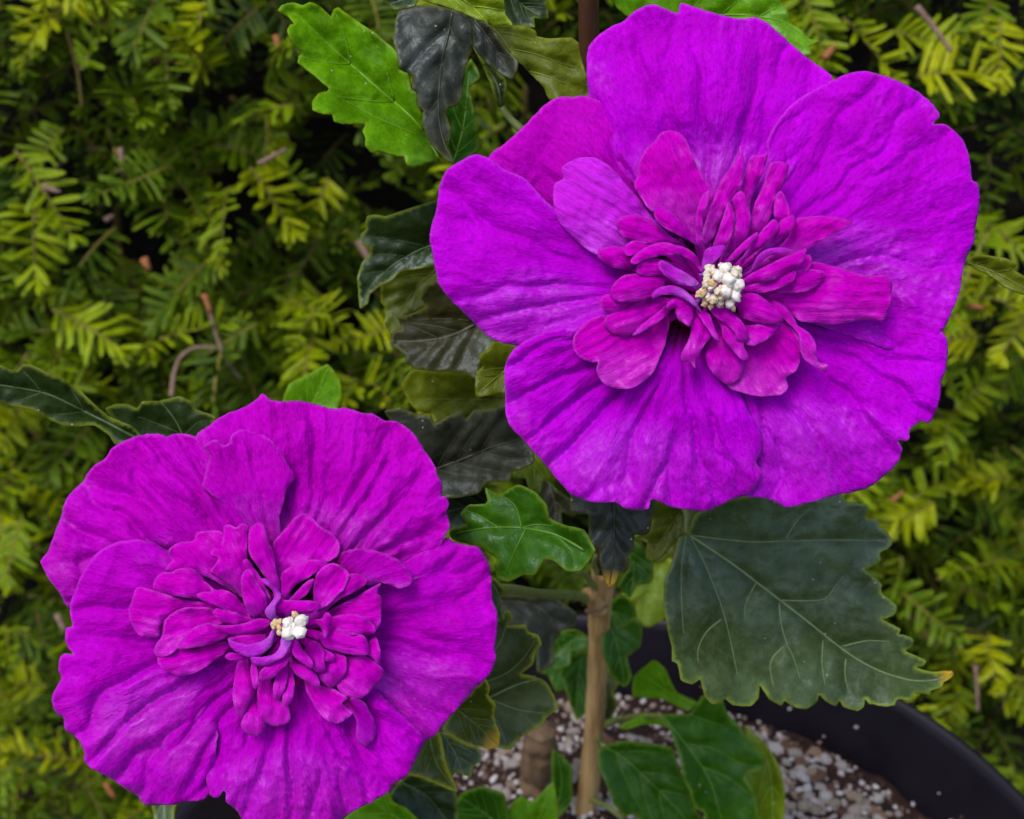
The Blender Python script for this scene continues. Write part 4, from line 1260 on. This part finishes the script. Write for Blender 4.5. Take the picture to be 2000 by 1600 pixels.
Z5 = (1060, 220, .375)
IA = [  # layer, cup, outline
 (0.3, -0.5, [(640,1050),(560,1020),(420,1020),(320,1050),(240,1080),(180,1140),(158,1200),(165,1235),(200,1280),(260,1302),(290,1300),(284,1350),(310,1400),(370,1435),(440,1436),(510,1412),(560,1372),(590,1320),(610,1270),(640,1200),(660,1100)]),
 (0.0, -0.8, [(960,1420),(1050,1460),(1150,1476),(1240,1466),(1277,1430),(1270,1382),(1320,1340),(1342,1280),(1335,1180),(1280,1110),(1200,1060),(1080,1060),(1000,1150),(960,1300)]),
 (0.4, 0.6, [(1160,955),(1250,900),(1330,840),(1400,780),(1500,795),(1620,830),(1700,850),(1780,845),(1818,885),(1816,960),(1800,1040),(1770,1082),(1650,1082),(1560,1100),(1480,1106),(1400,1092),(1330,1080),(1250,1010)]),
 (0.5, 0.7, [(640,720),(480,760),(280,737),(180,670),(110,600),(65,530),(55,440),(65,370),(108,340),(100,290),(140,255),(200,235),(270,235),(330,265),(390,320),(450,390),(510,460),(550,520),(620,600),(700,690)]),
 (0.4, 0.5, [(800,640),(680,560),(570,510),(510,440),(475,380),(492,330),(500,270),(530,200),(580,150),(620,102),(690,95),(740,130),(770,200),(800,270),(840,340),(885,410),(870,540)]),
 (0.3, 0.6, [(1060,640),(1100,490),(1150,370),(1180,270),(1220,255),(1275,265),(1280,300),(1250,380),(1210,440),(1190,540),(1120,650)]),
 (0.6, 0.5, [(1180,760),(1230,700),(1280,640),(1310,560),(1400,540),(1500,540),(1612,570),(1540,620),(1440,670),(1380,710),(1280,760)]),
 (0.0, 0.4, [(1020,520),(1040,380),(1060,290),(1090,222),(1130,225),(1172,212),(1162,270),(1130,350),(1090,440),(1070,520)]),
 (1.0, 0.5, [(830,680),(850,560),(890,450),(930,350),(990,270),(1020,220),(1030,170),(1046,230),(1045,330),(1020,400),(960,480),(920,580),(880,670)]),
 (1.2, 0.8, [(480,790),(470,822),(400,815),(330,792),(285,750),(300,712),(350,695),(420,700),(480,740)]),
 (1.6, 0.6, [(1150,960),(1250,1000),(1310,1070),(1330,1108),(1390,1150),(1420,1200),(1425,1260),(1440,1300),(1485,1312),(1470,1350),(1420,1322),(1370,1290),(1342,1240),(1335,1160),(1280,1100),(1200,1030)]),
 (1.4, 0.7, [(930,1120),(880,1180),(850,1240),(855,1310),(900,1372),(960,1417),(1020,1392),(1045,1340),(1045,1280),(1000,1200)]),
 (1.0, 0.5, [(1210,560),(1205,480),(1230,410),(1260,430),(1287,510),(1285,580),(1250,640)]),
 (1.2, 0.5, [(1200,860),(1300,800),(1340,750),(1392,742),(1397,800),(1330,850)]),
 (1.5, 0.7, [(1120,945),(1200,880),(1300,830),(1400,815),(1467,832),(1460,880),(1400,920),(1330,937),(1250,942)]),
 (1.4, 0.9, [(680,980),(660,1010),(600,1070),(520,1130),(440,1162),(370,1152),(322,1112),(330,1060),(380,1030),(450,1000),(540,975),(620,960)]),
 (2.0, 0.5, [(465,1162),(520,1100),(600,1040),(655,1005),(665,1040),(600,1090),(540,1132)]),
 (1.8, 0.9, [(500,1000),(420,1022),(360,1047),(320,1032),(295,1000),(310,960),(350,943),(420,950)]),
 (2.0, 1.0, [(720,680),(600,690),(500,675),(430,655),(390,605),(385,570),(420,540),(480,530),(540,550),(600,590),(660,640)]),
 (2.2, 0.9, [(640,720),(520,740),(440,745),(420,720),(432,690),(470,668),(560,668),(640,690)]),
 (2.2, 0.5, [(1010,1080),(1060,1105),(1150,1105),(1242,1098),(1222,1140),(1170,1180),(1100,1212),(1050,1200),(1000,1140)]),
 (2.2, 0.8, [(1100,740),(1180,660),(1220,600),(1240,560),(1300,533),(1322,560),(1300,610),(1240,650),(1160,720)]),
 (1.8, 0.8, [(960,720),(1000,620),(1000,520),(988,450),(1030,408),(1060,440),(1080,520),(1087,600),(1060,660),(1000,720)]),
 (2.3, 1.0, [(880,720),(910,620),(940,540),(960,470),(990,490),(1002,560),(980,640),(930,720)]),
 (2.6, 0.9, [(820,700),(720,645),(640,605),(590,562),(578,520),(592,480),(625,472),(640,505),(655,505),(700,540),(750,590),(810,660)]),
 (3.0, 1.0, [(660,850),(640,890),(600,940),(540,972),(460,987),(380,982),(355,960),(355,920),(380,880),(430,845),(520,838),(600,845)]),
 (3.0, 0.9, [(640,840),(560,852),(510,847),(487,830),(500,790),(560,760),(640,770),(700,800)]),
 (3.6, 0.8, [(830,830),(800,800),(720,745),(640,745),(560,760),(480,790),(458,772),(480,740),(540,700),(620,675),(700,690),(760,712),(810,760)]),
 (4.0, 0.9, [(810,905),(780,905),(700,892),(640,852),(602,795),(622,768),(680,798),(740,830),(810,880)]),
 (2.6, 0.8, [(770,1000),(830,1050),(880,1100),(882,1170),(840,1212),(815,1270),(800,1300),(795,1330),(770,1300),(730,1300),(720,1262),(760,1180),(770,1110),(720,1090),(690,1040),(720,990)]),
 (3.4, 0.8, [(790,1010),(770,1110),(735,1095),(700,1060),(690,1020),(652,1030),(645,1000),(680,970),(740,970)]),
 (3.6, 0.8, [(800,1030),(860,1040),(895,1110),(917,1192),(885,1165),(850,1110),(815,1060)]),
 (3.0, 0.7, [(900,1060),(930,1120),(940,1180),(980,1230),(1030,1280),(1060,1292),(1075,1270),(1050,1220),(1040,1160),(980,1090)]),
 (3.6, 0.9, [(855,1005),(920,1005),(1000,1055),(1060,1118),(1073,1180),(1035,1202),(1002,1190),(1002,1150),(960,1110),(900,1065)]),
 (3.2, 0.9, [(1030,960),(1100,940),(1170,980),(1230,1040),(1252,1090),(1180,1102),(1100,1092),(1020,1050)]),
 (4.0, 0.9, [(830,1045),(790,1005),(740,975),(690,955),(630,950),(575,972),(570,945),(600,915),(660,900),(720,912),(770,950),(810,1000)]),
 (2.8, 0.9, [(1045,935),(1060,905),(1150,882),(1240,845),(1295,820),(1322,830),(1310,872),(1270,902),(1200,927),(1130,942)]),
 (3.3, 0.9, [(1040,890),(1080,842),(1160,800),(1240,760),(1310,730),(1372,708),(1365,760),(1320,802),(1250,852),(1150,882)]),
 (3.9, 0.9, [(1085,830),(1105,770),(1130,735),(1180,708),(1260,703),(1305,722),(1240,732),(1180,745),(1140,780)]),
 (3.0, 0.9, [(1030,780),(1060,720),(1110,650),(1180,570),(1210,555),(1232,600),(1190,660),(1110,725)]),
 (3.8, 0.9, [(950,780),(1000,720),(1060,660),(1117,622),(1112,660),(1050,722),(1000,765)]),
 (3.2, 0.7, [(850,730),(805,690),(795,620),(800,520),(830,430),(872,408),(862,460),(832,560),(832,640)]),
 (4.2, 0.9, [(830,850),(830,780),(845,720),(880,700),(945,690),(948,722),(905,770),(860,820)]),
]
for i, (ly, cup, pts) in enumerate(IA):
    petaloid(fa, DA, CA, zp(Z5, pts), ly, 100 + i * 3, M_PALE if ly >= 3.85 else (M_SHEEN if i == 3 else M_IN), cup)
rr = random.Random(4)
it, it2 = [], []
for k in range(58):
    a = rr.uniform(0, 2 * math.pi); q = math.sqrt(rr.uniform(0.05, 1))
    x, y = 1406 + 42 * q * math.cos(a), 553 + 41 * q * math.sin(a)
    (it2 if rr.random() < 0.22 else it).append((x, y, 13.0 + 3.4 * math.sqrt(max(0, 1 - q * q)), rr.uniform(4.5, 9.0)))
blobs(fa, DA, it, M_ANTH, 'anther', 3, 0.5)
blobs(fa, DA, it2 + [(1377, 592, 13, 7), (1388, 598, 13, 6), (1432, 602, 14, 6), (1366, 575, 14, 7), (1392, 586, 15, 8)], M_TAN, 'anther', 5, 0.5)
blobs(fa, DA, [(1424, 548, 16.8, 15), (1440, 558, 16, 12), (1418, 570, 16.6, 13), (1436, 578, 15.6, 11), (1403, 540, 16.4, 10), (1416, 524, 15.6, 10), (1426, 592, 14.6, 9)], M_STIG, 'stigma_lobe', 9, 0.3)

# ---- lower flower
DB = 0.300
CB = (565, 1225)
fb = flower_core(DB, CB, 'lower purple double flower with a small white four lobed stigma', None)
petal(fb, DB, [(540,1150),(470,1050),(420,960),(385,890),(382,853),(404,834),(441,809),(479,794),(504,777),(513,769),(529,781),(551,784),(583,783),(614,789),(649,798),(680,797),(705,806),(730,809),(752,822),(774,823),(802,841),(817,859),(830,881),(846,903),(855,928),(863,944),(864,966),(860,970),(871,970),(878,984),(873,1000),(878,1028),(867,1050),(855,1081),(827,1122),(805,1137),(783,1148),(761,1142),(742,1139),(717,1143),(690,1150),(620,1190)], (575,1200), 2.6, 211, M_OUT2, wrinkle=1.6, ruffle=1.6, pleat=1.3)
petal(fb, DB, [(720,1130),(820,1080),(874,1050),(886,1058),(905,1064),(933,1069),(946,1084),(957,1106),(960,1134),(963,1172),(971,1200),(971,1231),(967,1262),(968,1291),(955,1319),(930,1344),(902,1375),(882,1397),(860,1423),(846,1440),(823,1452),(795,1462),(772,1466),(750,1466),(727,1449),(713,1459),(702,1451),(695,1437),(696,1411),(685,1389),(672,1372),(650,1340),(610,1270),(620,1200)], (590,1230), 1.2, 223, M_OUT3, pleat=1.4, ruffle=1.6)
petal(fb, DB, [(520,1170),(420,1160),(300,1170),(200,1200),(135,1187),(116,1159),(97,1134),(82,1106),(79,1097),(94,1075),(107,1041),(119,1009),(126,984),(141,959),(163,941),(169,928),(185,909),(207,894),(216,878),(241,862),(266,852),(291,848),(319,849),(326,853),(341,847),(372,850),(384,856),(400,874),(440,900),(500,960),(540,1020),(560,1150)], (560,1190), 1.6, 239, M_OUT2, pleat=1.9, ruffle=1.5)
petal(fb, DB, [(545,1130),(500,1070),(450,1000),(405,960),(394,950),(402,920),(408,890),(398,872),(412,862),(426,859),(435,869),(447,866),(454,847),(476,839),(497,841),(522,853),(541,872),(557,897),(574,922),(577,934),(561,956),(553,987),(545,1012),(552,1080)], (560,1170), 4.6, 251, M_OUT2, pleat=0.5, rim=-1.0)
petal(fb, DB, [(540,1170),(440,1110),(329,1075),(310,1062),(288,1056),(260,1054),(229,1059),(201,1072),(179,1091),(166,1112),(157,1128),(147,1153),(138,1172),(136,1200),(141,1222),(130,1226),(127,1246),(132,1265),(143,1277),(130,1276),(119,1282),(115,1293),(114,1310),(119,1324),(111,1341),(101,1364),(105,1383),(113,1397),(122,1400),(126,1417),(129,1428),(144,1437),(158,1454),(165,1471),(164,1485),(175,1499),(195,1510),(217,1521),(240,1538),(268,1555),(282,1572),(313,1573),(341,1572),(364,1566),(403,1558),(420,1500),(430,1400),(480,1300),(540,1250)], (560,1215), 3.4, 263, M_OUT3, pleat=1.6, ruffle=1.7)
petal(fb, DB, [(530,1240),(460,1260),(400,1290),(381,1310),(372,1341),(355,1375),(336,1417),(316,1454),(319,1468),(327,1485),(344,1499),(358,1516),(389,1524),(397,1513),(404,1530),(409,1552),(420,1559),(428,1556),(437,1544),(442,1549),(442,1566),(462,1583),(471,1600),(500,1645),(560,1670),(620,1650),(671,1600),(688,1586),(722,1569),(758,1547),(770,1530),(792,1518),(806,1496),(817,1473),(826,1440),(770,1380),(680,1300),(600,1250)], (560,1240), 4.3, 277, M_OUT3, pleat=1.4, wrinkle=1.6, ruffle=1.6)
# folded-over flaps of the outer petals
petal(fb, DB, [(660,1098),(655,1092),(668,1078),(699,1072),(735,1076),(775,1092),(800,1115),(805,1137),(783,1148),(761,1142),(742,1139),(717,1143),(690,1130)], (600,1180), 5.6, 283, M_OUT2, pleat=0.3, rim=0, throat=-2, wrinkle=0.6)
petal(fb, DB, [(660,1374),(672,1366),(690,1362),(712,1372),(728,1400),(735,1430),(727,1449),(713,1459),(702,1451),(695,1437),(696,1411),(685,1389)], (620,1300), 5.4, 293, M_OUT3, pleat=0.3, rim=0, throat=-2, wrinkle=0.5)

Z10 = (240, 1000, .28125)
IB = [
 (0.0, 0.4, [(800,570),(640,480),(500,430),(300,412),(310,370),(340,340),(315,300),(340,240),(400,210),(490,200),(510,150),(600,130),(680,140),(760,220),(820,420)]),
 (0.5, -0.5, [(1080,520),(1045,400),(1040,230),(1090,160),(1150,90),(1200,40),(1250,10),(1290,20),(1330,60),(1380,110),(1440,140),(1490,190),(1502,240),(1490,300),(1420,345),(1300,360),(1180,420)]),
 (0.5, 0.5, [(780,720),(640,700),(400,692),(330,730),(270,792),(258,862),(180,872),(110,852),(60,780),(38,680),(60,620),(80,550),(110,520),(230,550),(350,590),(500,620),(700,640)]),
 (0.9, 0.6, [(760,640),(600,610),(500,600),(350,582),(260,547),(210,532),(225,460),(280,420),(340,417),(380,395),(480,393),(540,430),(570,480),(620,530),(740,600)]),
 (1.0, -0.7, [(760,760),(600,790),(480,880),(390,945),(300,1000),(245,1010),(214,970),(230,920),(270,860),(290,760),(350,700),(450,668),(640,680)]),
 (1.4, 0.7, [(780,920),(730,962),(640,1030),(550,1092),(460,1132),(380,1142),(310,1112),(250,1062),(240,1000),(280,960),(390,940),(550,935),(700,900)]),
 (0.6, 0.4, [(900,640),(780,545),(700,475),(605,422),(640,370),(660,320),(613,300),(615,265),(660,240),(690,200),(698,105),(740,88),(782,112),(830,80),(866,100),(870,170),(862,270),(875,380),(900,500)]),
 (0.3, 0.5, [(1440,680),(1560,620),(1650,570),(1700,540),(1792,498),(1770,560),(1802,600),(1795,680),(1790,760),(1740,842),(1650,852),(1540,800),(1450,740)]),
 (0.5, 0.6, [(1440,960),(1550,1000),(1650,998),(1710,1010),(1800,1080),(1812,1120),(1770,1190),(1700,1262),(1640,1302),(1560,1282),(1500,1240),(1450,1100)]),
 (0.2, -0.4, [(1250,1120),(1320,1200),(1400,1205),(1500,1255),(1562,1300),(1520,1330),(1592,1390),(1550,1440),(1480,1472),(1410,1442),(1350,1382),(1280,1250)]),
 (0.2, 0.8, [(900,1180),(850,1400),(820,1470),(840,1522),(890,1552),(950,1552),(992,1500),(990,1440),(940,1330),(930,1220)]),
 (0.8, 0.6, [(1000,1100),(940,1200),(930,1380),(970,1440),(1040,1487),(1150,1462),(1152,1350),(1110,1330),(1060,1250)]),
 (1.0, 0.9, [(860,1010),(800,1040),(770,1180),(763,1300),(790,1392),(830,1422),(870,1340),(912,1260),(922,1200),(890,1100)]),
 (1.0, 0.7, [(1400,920),(1500,985),(1550,1010),(1547,1120),(1510,1172),(1450,1222),(1395,1192),(1360,1140),(1360,1020)]),
 (1.0, 0.5, [(1690,980),(1715,880),(1755,858),(1782,940),(1792,1000),(1780,1062),(1730,1012)]),
 (1.4, 0.8, [(1380,760),(1480,720),(1600,708),(1680,730),(1740,780),(1752,842),(1680,852),(1560,852),(1450,830)]),
 (1.9, 0.9, [(1350,850),(1400,830),(1480,780),(1560,845),(1650,850),(1692,880),(1717,980),(1640,997),(1550,987),(1460,962),(1390,930)]),
 (1.6, 0.5, [(1090,560),(1090,470),(1120,410),(1200,360),(1300,332),(1422,345),(1400,390),(1330,430),(1250,480),(1180,530),(1140,610)]),
 (2.2, 0.8, [(1130,640),(1190,570),(1250,510),(1327,463),(1312,520),(1270,580),(1200,622)]),
 (1.8, -0.6, [(1340,680),(1320,580),(1330,480),(1370,400),(1440,358),(1520,380),(1567,430),(1542,520),(1490,580),(1440,630)]),
 (1.4, 0.7, [(1270,720),(1330,690),(1420,645),(1450,612),(1500,570),(1560,440),(1640,428),(1692,460),(1682,510),(1600,560),(1500,612),(1440,662),(1380,722),(1300,742)]),
 (1.8, 0.9, [(1060,600),(1020,500),(950,400),(882,300),(868,220),(885,110),(950,73),(982,110),(1010,200),(1052,290),(1062,380),(1087,470),(1087,560)]),
 (2.4, 0.8, [(1020,640),(960,540),(890,440),(832,345),(868,328),(920,400),(960,460),(1000,540),(1030,610)]),
 (3.0, 1.0, [(960,720),(910,732),(860,680),(830,590),(818,460),(850,400),(885,400),(930,480),(990,580),(1007,640),(990,700)]),
 (2.4, 0.8, [(880,750),(760,702),(650,652),(580,632),(510,580),(560,555),(610,547),(575,493),(640,538),(700,540),(770,570),(820,620),(870,690)]),
 (2.2, 0.8, [(920,760),(820,782),(700,772),(640,722),(618,698),(660,668),(760,690),(860,728)]),
 (2.6, 1.0, [(740,840),(712,872),(640,912),(540,937),(383,947),(430,860),(500,800),(600,768),(700,800)]),
 (3.4, 1.0, [(1030,760),(1000,802),(920,842),(830,857),(740,852),(670,822),(615,778),(720,788),(850,770),(950,738)]),
 (2.6, 0.8, [(1000,850),(980,892),(900,922),(800,912),(740,880),(800,860),(900,850)]),
 (2.6, 0.8, [(880,990),(840,1030),(740,1032),(707,1005),(740,978),(830,983)]),
 (3.6, 0.9, [(1035,820),(1062,830),(1042,920),(980,982),(900,1007),(820,992),(750,942),(728,878),(780,900),(860,918),(940,905),(1005,870)]),
 (3.0, 0.9, [(1030,690),(1070,618),(1200,613),(1330,618),(1372,640),(1362,680),(1280,692),(1150,707)]),
 (3.6, 0.9, [(985,690),(1020,640),(1050,590),(1040,550),(960,470),(990,460),(1060,520),(1098,570),(1095,600),(1062,650),(1062,735),(1020,752)]),
 (2.6, 0.9, [(1330,750),(1380,740),(1405,698),(1440,710),(1457,760),(1430,850),(1402,872),(1380,820)]),
 (2.0, 0.9, [(1260,960),(1300,900),(1350,900),(1392,960),(1402,1040),(1407,1102),(1340,1112),(1300,1050)]),
 (1.6, 0.7, [(1370,930),(1400,950),(1462,990),(1467,1042),(1400,1032)]),
 (3.0, 0.9, [(1160,890),(1205,875),(1250,950),(1300,1010),(1322,1060),(1312,1092),(1230,1042),(1170,972)]),
 (2.0, 0.8, [(1150,980),(1200,1040),(1290,1080),(1350,1130),(1367,1232),(1290,1182),(1190,1120)]),
 (3.8, 0.9, [(1105,870),(1175,880),(1155,950),(1100,1012),(1020,1062),(920,1067),(888,1010),(960,1008),(1050,985),(1090,935)]),
 (3.2, 0.9, [(1160,980),(1140,1052),(1080,1122),(1020,1167),(955,1172),(945,1130),(1000,1060),(1080,1020)]),
 (2.4, 0.8, [(900,1030),(935,1090),(942,1212),(912,1232),(885,1120)]),
 (2.0, 0.9, [(1140,1030),(1155,1080),(1142,1180),(1110,1272),(1080,1312),(1048,1290),(1045,1200),(1080,1100)]),
 (1.8, 0.9, [(1150,1060),(1182,1090),(1192,1200),(1180,1300),(1140,1352),(1108,1330),(1110,1280),(1140,1190)]),
]
for i, (ly, cup, pts) in enumerate(IB):
    petaloid(fb, DB, CB, zp(Z10, pts), ly, 300 + i * 3, M_PALE if ly >= 3.6 else M_IN, cup)
zb = lambda L: [(240 + .28125 * x, 1000 + .28125 * y, z, rr_ * .28125) for x, y, z, rr_ in L]
blobs(fb, DB, zb([(1150, 770, 16, 44), (1238, 758, 16, 46), (1150, 838, 16.3, 46), (1230, 832, 16.3, 48), (1192, 800, 15.5, 40), (1270, 745, 15, 22)]), M_STIG, 'stigma_lobe', 6, 0.3)
blobs(fb, DB, zb([(1060, 770, 15, 26), (1085, 800, 15, 24), (1050, 800, 14.5, 22), (1090, 760, 15, 22), (1195, 715, 14, 24), (1085, 838, 15.5, 20), (1040, 780, 14, 18)]), M_TAN, 'anther', 8)
